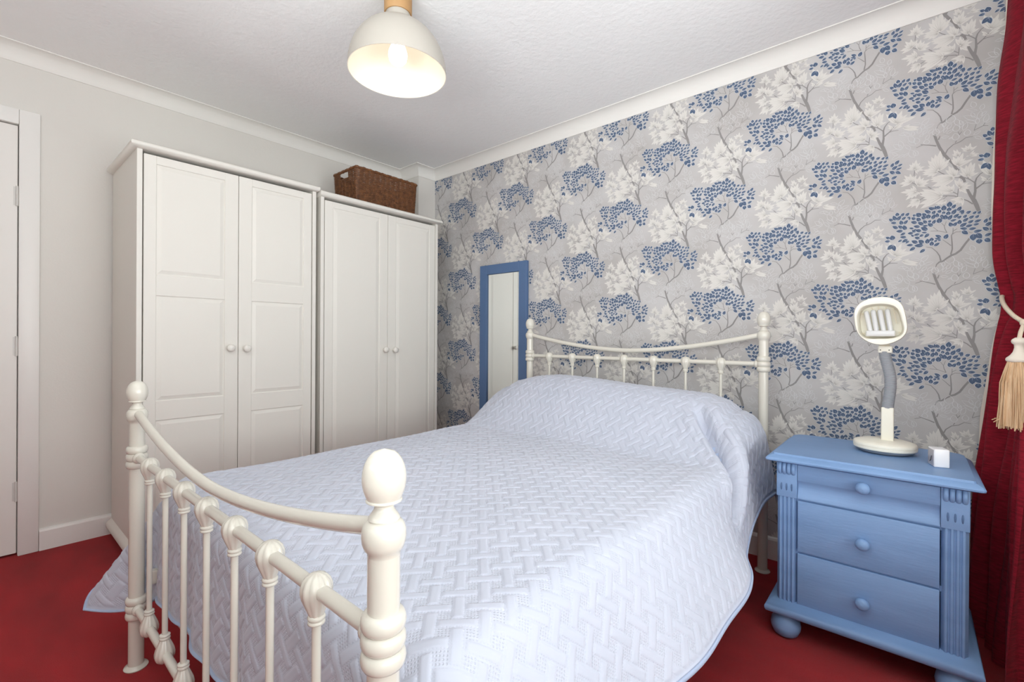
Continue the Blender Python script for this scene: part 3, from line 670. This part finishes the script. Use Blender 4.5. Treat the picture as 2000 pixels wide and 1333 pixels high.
# mattress and sheet
MB().box(1.296, 2.594, -1.972, -.21, .303, .530, .035, 3).build('mattress', M['mattress'], smooth=60, label='white mattress hidden beneath the blue quilted bedspread', cat='mattress')
b = MB()
ring = []
nx = 60
for j, z in enumerate(np.linspace(.33, .165, 8)):
    row = []
    for i in range(nx + 1):
        x = 1.30 + 1.28 * i / nx
        row.append((x, -1.989 - .004 * sin(i * .9) * (j / 7) - .002 * sin(i * .37), z - .006 * sin(i * .21)))
    ring.append(row)
back = [[(x, y + .006, z) for x, y, z in row] for row in ring]
v = [p for r in ring for p in r] + [p for r in back for p in r]
f = []
m1 = nx + 1
for j in range(7):
    for i in range(nx):
        a = j * m1 + i
        f.append((a, a + 1, a + m1 + 1, a + m1)); o = 8 * m1
        f.append((a + o, a + m1 + o, a + m1 + 1 + o, a + 1 + o))
for i in range(nx):
    a = 7 * m1 + i; o = 8 * m1; f.append((a, a + 1, a + 1 + o, a + o)); f.append((i, i + o, i + 1 + o, i + 1))
b.add(v, f)
b.build('valance_sheet', M['sheet'], smooth=80, label='pale pink sheet showing below the bedspread at the bed foot', cat='sheet')

# ------------------------------------------------------------------ quilted bedspread
def sstep(a, b, x):
    t = np.clip((x - a) / (b - a), 0, 1); return t * t * (3 - 2 * t)

def bedspread():
    x0, x1, yf, yh, zt = 1.268, 2.622, -2.003, -.195, .549
    rr = .08
    dl, drr, df = .322, .305, .388            # cloth lengths past the start of each rounded edge
    st = .0028
    S = np.arange(-dl, (x1 - x0 - 2 * rr) + drr + st, st)
    T = np.arange(0, (yh - yf - rr) + df + st, st)
    WI, LI = x1 - x0 - 2 * rr, yh - yf - rr
    s, t = np.meshgrid(S, T)
    al = np.maximum(-s, 0); ar = np.maximum(s - WI, 0); bf = np.maximum(t - LI, 0)
    a = np.maximum(al, ar); left = al > 0
    xi = np.where(left, x0 + rr, np.where(ar > 0, x1 - rr, x0 + rr + s))
    yi = np.where(bf > 0, yf + rr, yh - t)
    r = np.hypot(a, bf); phi = np.arctan2(bf, a)
    # rounding of the sheet's free corners
    # flare angle (from vertical) of the hanging part
    y_here = yi
    fl_right = radians(27) * sstep(-.55, -.95, y_here) + radians(7)
    fl_left = np.full_like(s, radians(9))
    fs = np.where(left, fl_left, fl_right)
    ff = radians(2.0)
    k = phi / (pi / 2)
    fl = fs * (1 - k) ** 1.0 + ff * k
    fl = fl + np.where(left, radians(31), radians(10)) * np.exp(-((np.degrees(phi) - 46) / 15) ** 2) * (bf > 0) * (a > 0)
    # vertical folds of the hanging cloth
    hang = sstep(.05, .33, r)
    tt = np.clip(t, 0, LI)
    fold_r = .030 * np.sin(tt * 7.3 + .5) + .012 * np.sin(tt * 16 + 1.0)
    ssc = np.clip(s, 0, WI)
    fold_f = .012 * np.sin(ssc * 19) + .008 * np.sin(ssc * 37 + 1)
    th = np.minimum(r / rr, pi / 2 - fl)
    rest = np.maximum(r - rr * (pi / 2 - fl), 0)
    out = rr * np.sin(th) + rest * np.sin(fl)
    down = rr * (1 - np.cos(th)) + rest * np.cos(fl)
    only_side = (a > 0) & (bf <= 0); only_foot = (bf > 0) & (a <= 0)
    out = out + hang * np.where(only_side & ~left, fold_r * .55, 0) + hang * np.where(only_foot, fold_f * .6 , 0)
    dxn = np.where(left, -1, 1) * np.cos(phi) * (a > 0); dyn = -np.sin(phi) * (bf > 0)
    x = xi + out * dxn; y = yi + out * dyn; z = zt - down
    z += .006 * np.exp(-((xi - 1.95) / .5) ** 2)
    # pillows beneath the cover
    ax = np.interp(xi, [1.30, 1.345, 1.40, 1.5, 1.62, 1.95, 2.2, 2.42, 2.50, 2.545, 2.573], [.115, .175, .213, .238, .247, .236, .222, .206, .182, .145, .10])
    ker = 9
    fy = sstep(-.74, -.37, yi) ** .9 * (1 - .9 * sstep(-.30, -.17, yi))
    bump = ax * fy
    lift = np.where(a > 0, 1 - .35 * sstep(0, .3, a), 1)
    z += bump * lift
    # soft undulation of the top
    top = (1 - sstep(0, .08, r))
    z += top * (.0035 * np.sin(xi * 9 + yi * 5) + .0025 * np.sin(xi * 4 - yi * 11))
    # crease where the pillow end sags over the side
    ca, cb = np.array([2.40, -.46]), np.array([2.64, -.70]); d = cb - ca; L = np.hypot(*d); d /= L
    sx = np.where(ar > 0, xi + ar, xi)
    u = (sx - ca[0]) * d[0] + (yi - ca[1]) * d[1]; w = -(sx - ca[0]) * d[1] + (yi - ca[1]) * d[0]
    along = sstep(-.02, .10, u) * (1 - sstep(.36, .52, u))
    cre = along * (-.060 * np.exp(-(w / .020) ** 2) + .020 * np.exp(-((w - .055) / .04) ** 2) + .012 * np.exp(-((w + .05) / .03) ** 2))
    z += cre * (1 - .7 * sstep(.02, .2, a)); x += np.where(ar > 0, cre * sstep(.0, .1, ar) * 1.2, 0)
    # wrinkles fanning from the crease
    z += along * .003 * np.sin(w * 210 + u * 25) * np.exp(-(w / .09) ** 2)
    P = np.stack([x, y, z], -1)
    # weave relief along the surface normal
    gu = np.gradient(P, axis=1); gv = np.gradient(P, axis=0)
    Nn = np.cross(gv, gu); Nn /= np.maximum(np.linalg.norm(Nn, axis=-1, keepdims=True), 1e-9)
    if Nn[len(T) // 3, len(S) // 2, 2] < 0: Nn = -Nn
    U = .0218
    p = (s - t) / sqrt(2) + 10.003; q = (s + t) / sqrt(2) + 10.007
    # bars run on the diagonals of the bed
    cI = np.floor(p / U).astype(int); rI = np.floor(q / U).astype(int)
    fc = p / U - cI; fr = q / U - rI
    c4, r4 = cI % 4, rI % 4
    V0 = (c4 == 0) & (r4 != 2); V2 = (c4 == 2) & (r4 != 0)
    H0 = (r4 == 0) & (c4 != 0); H2 = (r4 == 2) & (c4 != 2)
    isV = V0 | V2; isH = (H0 | H2) & ~isV
    al_v = np.where(V0, (r4 + 1) % 4, (r4 - 1) % 4) + fr
    al_h = np.where(H0, (c4 - 1) % 4, (c4 - 3) % 4) + fc
    across = np.where(isV, fc, fr); along_b = np.where(isV, al_v, al_h)
    dd = np.minimum(np.minimum(across, 1 - across), np.minimum(along_b, 3 - along_b) * .8) * U
    bar = isV | isH
    hgt = np.where(bar, .0002 + .0031 * (1 - (1 - np.clip(dd / .0052, 0, 1)) ** 2), .0014)
    edge = np.minimum(np.minimum(s - S[0], S[-1] - s), T[-1] - t)
    hgt = hgt * sstep(.008, .02, edge)
    P = P + Nn * hgt[..., None]
    stitch = np.where(bar, np.where(dd < .0022, .6, 0.0), 1.0) * sstep(.008, .02, edge)
    ny, nx = s.shape
    me = bpy.data.meshes.new('bedspread')
    c = np.array([1.945, -1.1, .45])
    idx = np.arange(ny * nx).reshape(ny, nx)
    F = np.stack([idx[:-1, :-1], idx[:-1, 1:], idx[1:, 1:], idx[1:, :-1]], -1).reshape(-1, 4)[:, ::-1]
    me.vertices.add(ny * nx); me.vertices.foreach_set('co', (P - c).reshape(-1))
    nf = len(F)
    me.loops.add(nf * 4); me.loops.foreach_set('vertex_index', F.reshape(-1).astype(np.int32))
    me.polygons.add(nf); me.polygons.foreach_set('loop_start', np.arange(0, nf * 4, 4, dtype=np.int32))
    me.update(calc_edges=True)
    uvl = me.uv_layers.new(name='cloth')
    uv = np.stack([p, q], -1).reshape(-1, 2)[F.reshape(-1)]
    uvl.data.foreach_set('uv', uv.reshape(-1).astype(np.float32))
    at = me.attributes.new('stitch', 'FLOAT', 'POINT'); at.data.foreach_set('value', stitch.reshape(-1).astype(np.float32))
    me.polygons.foreach_set('use_smooth', np.ones(nf, dtype=bool))
    me.materials.append(M['quilt']); me.validate()
    o = bpy.data.objects.new('bedspread', me); COL.objects.link(o); o.location = c.tolist(); WORLD[o.name] = Vector(c.tolist())
    tag(o, 'pale blue-grey quilted bedspread with woven bar pattern covering the bed', 'bedspread')
    # binding round the free edges
    path = [P[j, 0] for j in range(0, ny, 4)] + [P[-1, i] for i in range(0, nx, 4)] + [P[j, -1] for j in range(ny - 1, -1, -4)]
    MB().tube([tuple(q) for q in path], .0062, 8, flat=.6).build('binding', M['bind'], o, smooth=80)
    # under layer gives the quilt its thickness
    stp = 6
    Q = (P - Nn * .009)[::stp, ::stp]
    ny2, nx2 = Q.shape[:2]
    id2 = np.arange(ny2 * nx2).reshape(ny2, nx2)
    F2 = np.stack([id2[:-1, :-1], id2[:-1, 1:], id2[1:, 1:], id2[1:, :-1]], -1).reshape(-1, 4)
    b = MB(); b.v = [tuple(v) for v in Q.reshape(-1, 3)]; b.f = [tuple(int(k) for k in f) for f in F2]; b.mi = [0] * len(b.f)
    b.build('backing', M['bind'], o, smooth=80, fixn=False)
bedspread()

# ------------------------------------------------------------------ blue bedside chest
def nightstand():
    x0, x1, yf, yb = 2.728, 3.196, -.600, -.215
    r = empty('bedside_chest', ((x0 + x1) / 2, (yf + yb) / 2, 0), 'blue painted three-drawer bedside chest with fluted pilasters and bun feet', 'bedside chest')
    m = M['blue']
    zt = .618
    # top with an ogee edge and a scored line
    e0 = lambda e, z: [(x0 - e, yf - e, z), (x1 + e, yf - e, z), (x1 + e, yb + .01 + e * .2, z), (x0 - e, yb + .01 + e * .2, z)]
    def rc(e, z, c=.035):
        xa, xb, ya, yb2 = x0 - e, x1 + e, yf - e, yb + .012
        return [(xa + .004, ya, z), (xb - .004, ya, z), (xb, ya + .004, z), (xb, yb2 - c, z), (xb - c * .35, yb2 - c * .3, z), (xb - c, yb2, z), (xa + c, yb2, z), (xa + c * .35, yb2 - c * .3, z), (xa, yb2 - c, z), (xa, ya + .004, z)]
    MB().loft([rc(.008, zt - .030), rc(.020, zt - .028), rc(.029, zt - .024), rc(.030, zt - .019), rc(.026, zt - .013), rc(.014, zt - .006), rc(.012, zt - .0065), rc(.0105, zt)]).build('top', m, r, smooth=30)
    # carcass
    b = MB()
    b.box(x0 + .006, x0 + .024, yf + .014, yb, .10, zt - .028); b.box(x1 - .024, x1 - .006, yf + .014, yb, .10, zt - .028)
    b.box(x0 + .02, x1 - .02, yb - .008, yb, .10, zt - .028); b.box(x0 + .02, x1 - .02, yf + .03, yb, .10, .115)
    for z in (.468, .294): b.box(x0 + .02, x1 - .02, yf + .012, yf + .05, z - .008, z + .008)
    b.build('carcass', m, r)
    # base moulding
    g = lambda e, z: [(x0 - e, yf - e, z), (x1 + e, yf - e, z), (x1 + e, yb, z), (x0 - e, yb, z)]
    MB().loft([g(.020, .080), g(.027, .084), g(.030, .092), g(.030, .100), g(.026, .108), g(.016, .113), g(.004, .122), g(0, .124)]).build('base_moulding', m, r, smooth=40)
    # bun feet
    for fx in (x0 + .025, x1 - .025):
        for fy in (yf + .02, yb - .05):
            MB().lathe([(0, 0), (.022, 0), (.036, .008), (.043, .024), (.045, .036), (.042, .052), (.034, .066), (.028, .074), (.028, .082)], (fx, fy, 0), 24).build('bun_foot', m, r, smooth=60)
    # pilasters
    pw = .058
    for a in (x0, x1 - pw):
        # fluted shaft: rounded reeds with grooves between
        prof = []
        nfl = 4
        sh = [(a, yf + .016)]
        fw = (pw - .010) / nfl
        for k in range(nfl):
            xa = a + .005 + fw * k
            for u in np.linspace(0, 1, 7): sh.append((xa + fw * (.10 + .80 * u), yf + .004 - .0055 * sin(pi * u) ** .6))
        sh.append((a + pw, yf + .016))
        ringa = [(x, y, .122) for x, y in sh]; ringb = [(x, y, .476) for x, y in sh]
        pl = MB().loft([ringa, ringb]).build('pilaster', m, r, smooth=35)
        bl = MB()
        zb0, zb1 = .472, zt - .030
        bl.box(a - .001, a + pw + .001, yf - .002, yf + .018, zb0, zb1 - .0005, .0025)
        bl.build('pilaster_block', m, pl, smooth=40)
        nr = 4
        rw = (pw - .006) / nr
        for k in range(nr):
            xa = a + .003 + rw * k
            MB().tube([(xa + rw * .5, yf + .001, zb1 - .003), (xa + rw * .5, yf - .006, zb1 - .009), (xa + rw * .5, yf - .0085, zb1 - .019), (xa + rw * .5, yf - .006, zb1 - .029), (xa + rw * .5, yf + .001, zb1 - .036)], rw * .47, 12).build('scroll_reed', m, pl, smooth=60)
        for k in range(3):
            xs = a + pw * (.24 + .26 * k)
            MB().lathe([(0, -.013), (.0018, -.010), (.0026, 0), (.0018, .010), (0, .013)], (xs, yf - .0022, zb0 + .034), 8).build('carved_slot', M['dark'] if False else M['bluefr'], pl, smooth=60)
    xa, xb = x0 + pw + .002, x1 - pw - .002
    # top drawer with cushion and cove profile
    pr = [(yf + .020, .5845), (yf + .003, .5845), (yf + .001, .582), (yf + .000, .535), (yf + .003, .530), (yf + .009, .520), (yf + .010, .505), (yf + .006, .488), (yf + .001, .478), (yf + .001, .473), (yf + .020, .473)]
    ringa = [(xa, y, z) for y, z in pr]; ringb = [(xb, y, z) for y, z in pr]
    dw = MB().loft([ringa, ringb]).build('drawer', m, r, smooth=35)
    kn = [dw]
    knob((0, 0, 0), m, None) if False else None
    def kno(z, parent):
        pf = [(0, 0), (.0095, 0), (.0085, -.006), (.0125, -.010), (.0178, -.017), (.0185, -.022), (.0165, -.028), (.010, -.0325), (0, -.034)]
        MB().lathe(pf, ((xa + xb) / 2, yf + .002, z), 22, 'y').build('knob', m, parent, smooth=60)
    kno(.548, dw)
    for z0, z1, kz in ((.297, .466, .377), (.122, .2915, .196)):
        d = MB().box(xa, xb, yf + .002, yf + .02, z0, z1, .003).build('drawer', m, r, smooth=40)
        kno(kz, d)
nightstand()

# ------------------------------------------------------------------ daylight reading lamp with the tubes exposed
def reading_lamp():
    bxc, byc, z0 = 3.004, -.352, .6185
    r = empty('reading_lamp', (bxc, byc, z0), 'cream gooseneck reading lamp with exposed white tubes on the blue chest', 'lamp')
    def ell(rx, ry, z, n=40): return [(bxc + rx * cos(2 * pi * k / n), byc + ry * sin(2 * pi * k / n), z) for k in range(n)]
    MB().loft([ell(.066, .062, z0), ell(.076, .072, z0 + .005), ell(.082, .078, z0 + .012)]).build('base_pad', M['grey'], r, smooth=50)
    MB().loft([ell(.082, .078, z0 + .012), ell(.0860, .0815, z0 + .014), ell(.0870, .0825, z0 + .021), ell(.0865, .0820, z0 + .0225), ell(.0852, .0808, z0 + .0228), ell(.0852, .0808, z0 + .0236), ell(.0868, .0823, z0 + .024), ell(.0865, .0820, z0 + .031), ell(.0825, .0783, z0 + .0355), ell(.065, .0615, z0 + .0405), ell(.03, .028, z0 + .0435), ell(.005, .005, z0 + .044)]).build('base', M['plast'], r, smooth=40)
    yp = byc - .006
    MB().box(2.9945, 3.0285, yp - .014, yp + .014, z0 + .03, .772, .004, 3).build('stem', M['plast'], r, smooth=50)
    # ribbed flexible neck
    key = [(3.0115, .768), (3.0135, .790), (3.0165, .815), (3.019, .844), (3.0185, .870), (3.0155, .892), (3.010, .917), (3.0055, .938), (3.003, .958)]
    zs = np.linspace(.768, .958, 39); xs = np.interp(zs, [k[1] for k in key], [k[0] for k in key])
    pts = []; rad = []
    for i, (x, z) in enumerate(zip(xs, zs)):
        for dz, rr in ((0, .0158), (.0018, .0172), (.0034, .0158)):
            pts.append((float(np.interp(z + dz, [k[1] for k in key], [k[0] for k in key])), yp, z + dz)); rad.append(rr)
    MB().tube(pts, rad, 16, flat=.85).build('gooseneck', M['grey'], r, smooth=25)
    cn = MB(); cn.box(2.985, 3.024, yp - .013, yp + .013, .956, .980, .004, 2)
    cn.build('neck_joint', M['plast'], r, smooth=50)
    for x in (2.992, 3.015):
        MB().lathe([(0, 0), (.0018, 0), (.0018, -.0012), (0, -.0012)], (x, yp - .0128, .966), 8, 'y').build('rivet', M['dark'], r)
    MB().tube([(2.988, yp - .006, .985), (3.016, yp - .006, .987)], .0065, 12).build('hinge_pin', M['plast2'], r, smooth=60)
    OUT = [(2.983, .983), (2.959, .993), (2.94, 1.008), (2.93, 1.024), (2.926, 1.046), (2.923, 1.077), (2.921, 1.101), (2.926, 1.115), (2.937, 1.127), (2.958, 1.139), (2.98, 1.144), (3.001, 1.145), (3.02, 1.14), (3.037, 1.132), (3.047, 1.122), (3.053, 1.097), (3.058, 1.064), (3.062, 1.035), (3.06, 1.022), (3.054, 1.01), (3.04, .999), (3.023, .989), (3.012, .985)]
    INN = [(2.94, 1.019), (2.937, 1.053), (2.935, 1.087), (2.937, 1.101), (2.947, 1.111), (2.967, 1.116), (2.985, 1.118), (3.008, 1.116), (3.027, 1.111), (3.034, 1.102), (3.041, 1.074), (3.047, 1.045), (3.051, 1.025), (3.047, 1.015), (3.03, 1.012), (2.991, 1.009), (2.959, 1.008), (2.944, 1.010)]
    cx, cz = 2.992, 1.066
    def polar(pts, n=64):
        A = np.array([atan2(z - cz, x - cx) for x, z in pts]); R = np.array([hypot(x - cx, z - cz) for x, z in pts])
        o = np.argsort(A); A, R = A[o], R[o]
        A = np.concatenate([A - 2 * pi, A, A + 2 * pi]); R = np.tile(R, 3)
        th = np.linspace(-pi, pi, n, endpoint=False); rr = np.interp(th, A, R)
        
        for _ in range(6): rr = (np.roll(rr, 1) + 2 * rr + np.roll(rr, -1)) / 4
        return th, rr
    th, ro = polar(OUT); _, ri = polar(INN)
    ring = lambda rr, y, s=1.0, dz=0: [(cx + q * s * cos(t), y, cz + dz + q * s * sin(t)) for t, q in zip(th, rr)]
    yf = -.402
    MB().loft([ring(ro, yf + .075, .55), ring(ro, yf + .066, .78), ring(ro, yf + .045, .94), ring(ro, yf + .022, 1.0), ring(ro, yf + .006, 1.0), ring(ro, yf, .975), ring((ro * .4 + ri * .6), yf - .001), ring(ri, yf + .001, 1.06), ring(ri, yf + .006, 1.04), ring(ri, yf + .040, 1.0), ring(ri, yf + .056, .97)]).build('lamp_head', M['plast'], r, smooth=50)
    tb = [((2.952, 1.1), (2.966, 1.029)), ((2.971, 1.103), (2.982, 1.031)), ((2.989, 1.104), (3.001, 1.032)), ((3.009, 1.105), (3.019, 1.034))]
    so = MB(); so.box(2.953, 3.031, -.392, -.360, 1.012, 1.032, .004, 2)
    so.build('tube_socket', M['tube'], r, smooth=50)
    for (a, c) in tb:
        A = Vector((a[0], -.372, a[1])); B = Vector((c[0], -.376, c[1] - .004)); d = (A - B)
        pts = [B, B + d * .9, B + d * .97, A]
        MB().tube([q[:] for q in pts], [.0072, .0072, .006, .002], 16).build('fluorescent_tube', M['tube'], r, smooth=50)
    for x, z in ((2.943, 1.09), (2.946, 1.022), (3.041, 1.026)):
        MB().lathe([(.0028, 0), (.0028, -.004), (.0012, -.004), (.0012, -.001)], (x, -.362, z), 10, 'y').build('screw_boss', M['plast2'], r, smooth=50)
    for x0, z0_, x1, z1_ in ((2.968, 1.112, 2.972, 1.098), (2.985, 1.116, 2.988, 1.10), (3.006, 1.112, 3.007, 1.10), (3.025, 1.108, 3.034, 1.055)):
        MB().tube([(x0, -.366, z0_), (x1, -.366, z1_)], .0013, 6).build('wire_clip', M['plast2'], r, smooth=50)
reading_lamp()

# small cube clock
def clock():
    z0 = .6185
    p0, p1, p2 = Vector((3.109, -.450)), Vector((3.126, -.497)), Vector((3.158, -.488))
    u = (p2 - p1); u = u.normalized(); w = Vector((-u.y, u.x))
    sx, sy, sz = .036, .050, .054
    r = empty('alarm_clock', (p1.x + .02, p1.y + .02, z0), 'small white cube alarm clock beside the reading lamp', 'clock')
    A = p1
    def wp(a, b_, z): return (A.x + u.x * a + w.x * b_, A.y + u.y * a + w.y * b_, z)
    bm = MB(); bm.box(0, sx, 0, sy, z0, z0 + sz, .003, 3)
    bm.v = [wp(x, y, z) for x, y, z in bm.v]
    bm.build('case', M['clock'], r, smooth=50)
    bm = MB(); bm.box(-.0012, .001, .004, sy - .004, z0 + .004, z0 + sz - .004); bm.v = [wp(*v) for v in bm.v]
    fa = bm.build('clock_face', M['clockf'], r)
    for (y0, za, y1, zb) in ((.022, .018, .017, .031), (.022, .018, .030, .012)):
        bm = MB(); bm.tube([(-.0018, y0, z0 + za), (-.0018, y1, z0 + zb)], .0007, 6); bm.v = [wp(*v) for v in bm.v]
        bm.build('hand', M['dark'], fa)
clock()

# ------------------------------------------------------------------ ceiling lamp
def ceiling_lamp():
    x, y = 1.606, -1.345
    r = empty('ceiling_lamp', (x, y, H), 'lit cream dome ceiling lamp with a pale wooden cap', 'lamp')
    MB().lathe([(.051, H - .001), (.051, 2.214), (.049, 2.210), (.0, 2.210)], (x, y, 0), 40).build('wooden_cap', M['oak'], r, smooth=40)
    MB().lathe([(.045, 2.211), (.045, 2.190), (.047, 2.184), (.047, 2.179), (.0, 2.179)], (x, y, 0), 40).build('neck', M['shade'], r, smooth=40)
    R0, zr, ztop = .180, 1.990, 2.181
    pr = [(.046, ztop), (.062, ztop - .004)]
    for t in np.linspace(.26, 1, 18):
        a = t * pi / 2
        pr.append((max(R0 * sin(a) ** .90, .058), zr + (ztop - zr) * cos(a) ** 1.0))
    inn = [(q - .003, z - .002) for q, z in pr[::-1]]
    inn[0] = (R0 - .003, zr + .0005)
    def open_lathe(prof, n=56):
        v = []; f = []
        for (q, z) in prof:
            for k in range(n): v.append((x + q * cos(2 * pi * k / n), y + q * sin(2 * pi * k / n), z))
        for i in range(len(prof) - 1):
            for k in range(n):
                k2 = (k + 1) % n; f.append((i * n + k, i * n + k2, (i + 1) * n + k2, (i + 1) * n + k))
        return v, f
    v, f = open_lathe(pr); v2, f2 = open_lathe(inn)
    b = MB(); b.add(v, f); sh = b.build('shade', M['shade'], r, smooth=60, fixn=False)
    b = MB(); b.add(v2, f2); b.build('shade_lining', M['shadein'], sh, smooth=60, fixn=False)
    b = MB(); vv, ff = open_lathe([(R0, zr), (R0 - .003, zr + .0005)]); b.add(vv, ff); b.build('shade_rim', M['shadein'], sh, fixn=False)
    for k in range(10):
        a = 2 * pi * k / 10
        MB().lathe([(0, 0), (.0045, 0), (.0045, .0008), (0, .0012)], (x + .0475 * cos(a), y + .0475 * sin(a), 2.1825), 8).build('vent_dot', M['bulb'] if False else M['trim'], r)
    hb = MB().lathe([(.019, 2.182), (.019, 2.128), (.017, 2.124), (0, 2.124)], (x, y, 0), 20).build('lamp_holder', M['shadein'], r, smooth=50)
    MB().lathe([(.013, 2.126), (.015, 2.113), (.025, 2.094), (.0325, 2.074), (.035, 2.058), (.032, 2.040), (.022, 2.027), (.010, 2.0225), (0, 2.022)], (x, y, 0), 28).build('bulb', M['bulb'], r, smooth=70)
ceiling_lamp()

# ------------------------------------------------------------------ curtain, tie-back and tassel
ZK = [0.004, .10, .30, .50, .66, .80, .92, 1.02, 1.09, 1.13, 1.18, 1.28, 1.45, 1.65, 1.90, 2.05, 2.22]
EK = [3.222, 3.225, 3.232, 3.243, 3.258, 3.268, 3.277, 3.290, 3.305, 3.311, 3.303, 3.286, 3.281, 3.284, 3.297, 3.312, 3.314]   # outline of the edge next to the wallpaper
KK = [.62, .62, .60, .56, .52, .47, .42, .37, .335, .33, .335, .38, .55, .75, .95, 1.0, 1.0]     # gathered width
def curtain():
    nz, nw = 120, 190
    zs = np.linspace(.004, 2.22, nz); ws = np.linspace(0, 1, nw)
    ez = np.interp(zs, ZK, EK); kz = np.interp(zs, ZK, KK)
    sm = lambda a: np.convolve(np.pad(a, 2, 'edge'), np.ones(5) / 5, 'valid')
    ez, kz = sm(ez), sm(kz)
    V = []
    for j, z in enumerate(zs):
        for w in ws:
            y = -.075 - .80 * kz[j] * w
            ph = 2 * pi * (6.2 * w ** .95) + .55 * sin(z * 2.2 + w * 5)
            amp = (.026 + .014 * sin(7 * w + z * 1.7)) * min(1, w * 9) * (1 - .25 * (abs(z - 1.12) < .05))
            drift = .060 * min(1, w * 4) + .018 * w
            x = ez[j] + drift - amp * cos(ph) * .9 + amp * .25 * cos(2 * ph + 1) + .004 * sin(23 * w + 9 * z)
            x = min(x, RX - .025)
            V.append((x, y - .012 * sin(ph) * min(1, w * 8), z))
    F = [(j * nw + i, j * nw + i + 1, (j + 1) * nw + i + 1, (j + 1) * nw + i) for j in range(nz - 1) for i in range(nw - 1)]
    m = MB(); m.v = V; m.f = F; m.mi = [0] * len(F)
    o = m.build('curtain', M['velvet'], smooth=80, fixn=False, label='heavy red floor-length curtain tied back at the right edge of the picture', cat='curtain')
    # lining: a cream sheet on the wall side, its edge peeping out along the hem
    L = []; LF = []
    nl = 24
    for j, z in enumerate(zs):
        e = .0012 + .006 * math.exp(-((z - .74) / .09) ** 2)
        for i in range(nl):
            u = i / (nl - 1)
            L.append((ez[j] - e * (1 - u) ** 2 + .10 * u, -.066 - .004 * (1 - u) + .02 * u, z))
    LF = [(j * nl + i, j * nl + i + 1, (j + 1) * nl + i + 1, (j + 1) * nl + i) for j in range(nz - 1) for i in range(nl - 1)]
    m = MB(); m.v = L; m.f = LF; m.mi = [0] * len(LF)
    m.build('curtain_lining', M['lining'], o, smooth=80, fixn=False)
curtain()

def tieback():
    r = empty('curtain_tieback', (3.31, -.36, .74), 'cream rope tie-back with a champagne tassel on the red curtain', 'tieback')
    pts = []
    key = [(3.395, -.050, 1.150), (3.330, -.060, 1.155), (3.308, -.082, 1.152), (3.300, -.14, 1.143), (3.294, -.22, 1.125), (3.294, -.30, 1.100), (3.303, -.37, 1.072), (3.318, -.418, 1.052)]
    K = np.array(key); tt = np.linspace(0, len(key) - 1, 280)
    for c in tt:
        i = min(int(c), len(key) - 2); u = c - i
        p0 = K[max(i - 1, 0)]; p1 = K[i]; p2 = K[i + 1]; p3 = K[min(i + 2, len(key) - 1)]
        pts.append(tuple(.5 * ((2 * p1) + (-p0 + p2) * u + (2 * p0 - 5 * p1 + 4 * p2 - p3) * u * u + (-p0 + 3 * p1 - 3 * p2 + p3) * u ** 3)))
    MB().tube(pts, .0066, 18, lobes=3, twist=260, depth=.30).build('cord', M['rope'], r, smooth=60)
    MB().tube([(3.405, -.30, 1.10), (3.372, -.38, 1.072), (3.335, -.418, 1.055), (3.318, -.420, 1.050)], .0068, 15, lobes=3, twist=150, depth=.38).build('cord', M['rope'], r, smooth=60)
    kn = MB(); kn.lathe([(0, 1.040), (.007, 1.042), (.0105, 1.047), (.0115, 1.054), (.0095, 1.060), (0, 1.063)], (3.318, -.422, 0), 16)
    kn.build('knot', M['rope'], r, smooth=60)
    tx, ty = 3.306, -.428
    MB().tube([(3.314, -.424, 1.045), (3.310, -.427, 1.025), (tx, ty, .998)], .0062, 12, lobes=3, twist=150, depth=.35).build('cord', M['rope'], r, smooth=60)
    ts = empty('tassel', (tx, ty, .75), parent=r)
    MB().lathe([(0, 1.010), (.008, 1.009), (.0145, 1.004), (.0165, .999), (.0150, .993), (.0105, .989), (.0100, .980), (.0125, .968), (.0185, .958), (.0260, .9505), (.0275, .946), (.0262, .941), (.022, .938), (0, .938)], (tx, ty, 0), 26).build('tassel_cap', M['lining'], ts, smooth=60)
    b = MB()
    for k in range(190):
        a = random.uniform(0, 2 * pi); q = sqrt(random.uniform(.25, 1))
        jit = random.gauss(0, .06)
        ln = .192 + random.uniform(-.008, .006)
        p = []
        for i in range(7):
            u = i / 6
            rad = q * (.0225 + .0125 * min(1, u * 3) + .009 * u) + .001 * sin(u * 9 + k)
            aa = a + jit * u
            p.append((tx + rad * cos(aa), ty + rad * sin(aa), .942 - ln * u))
        b.tube(p, .0016, 4)
    for k in range(5):
        a = pi + random.uniform(-.5, .7)
        b.tube([(tx + .034 * cos(a), ty + .034 * sin(a), .80), (tx + .040 * cos(a), ty + .04 * sin(a), .775), (tx + (.048 + .008 * k / 5) * cos(a), ty + .05 * sin(a), .762 + .006 * (k % 3))], .0011, 4)
    b.build('tassel_skirt', M['silk'], ts, smooth=60, kind='stuff')
    b = MB(); b.lathe([(.0, .942), (.020, .940), (.030, .90), (.036, .80), (.038, .755), (0, .755)], (tx, ty, 0), 24)
    b.build('tassel_core', M['silk'], ts, smooth=60)
tieback()
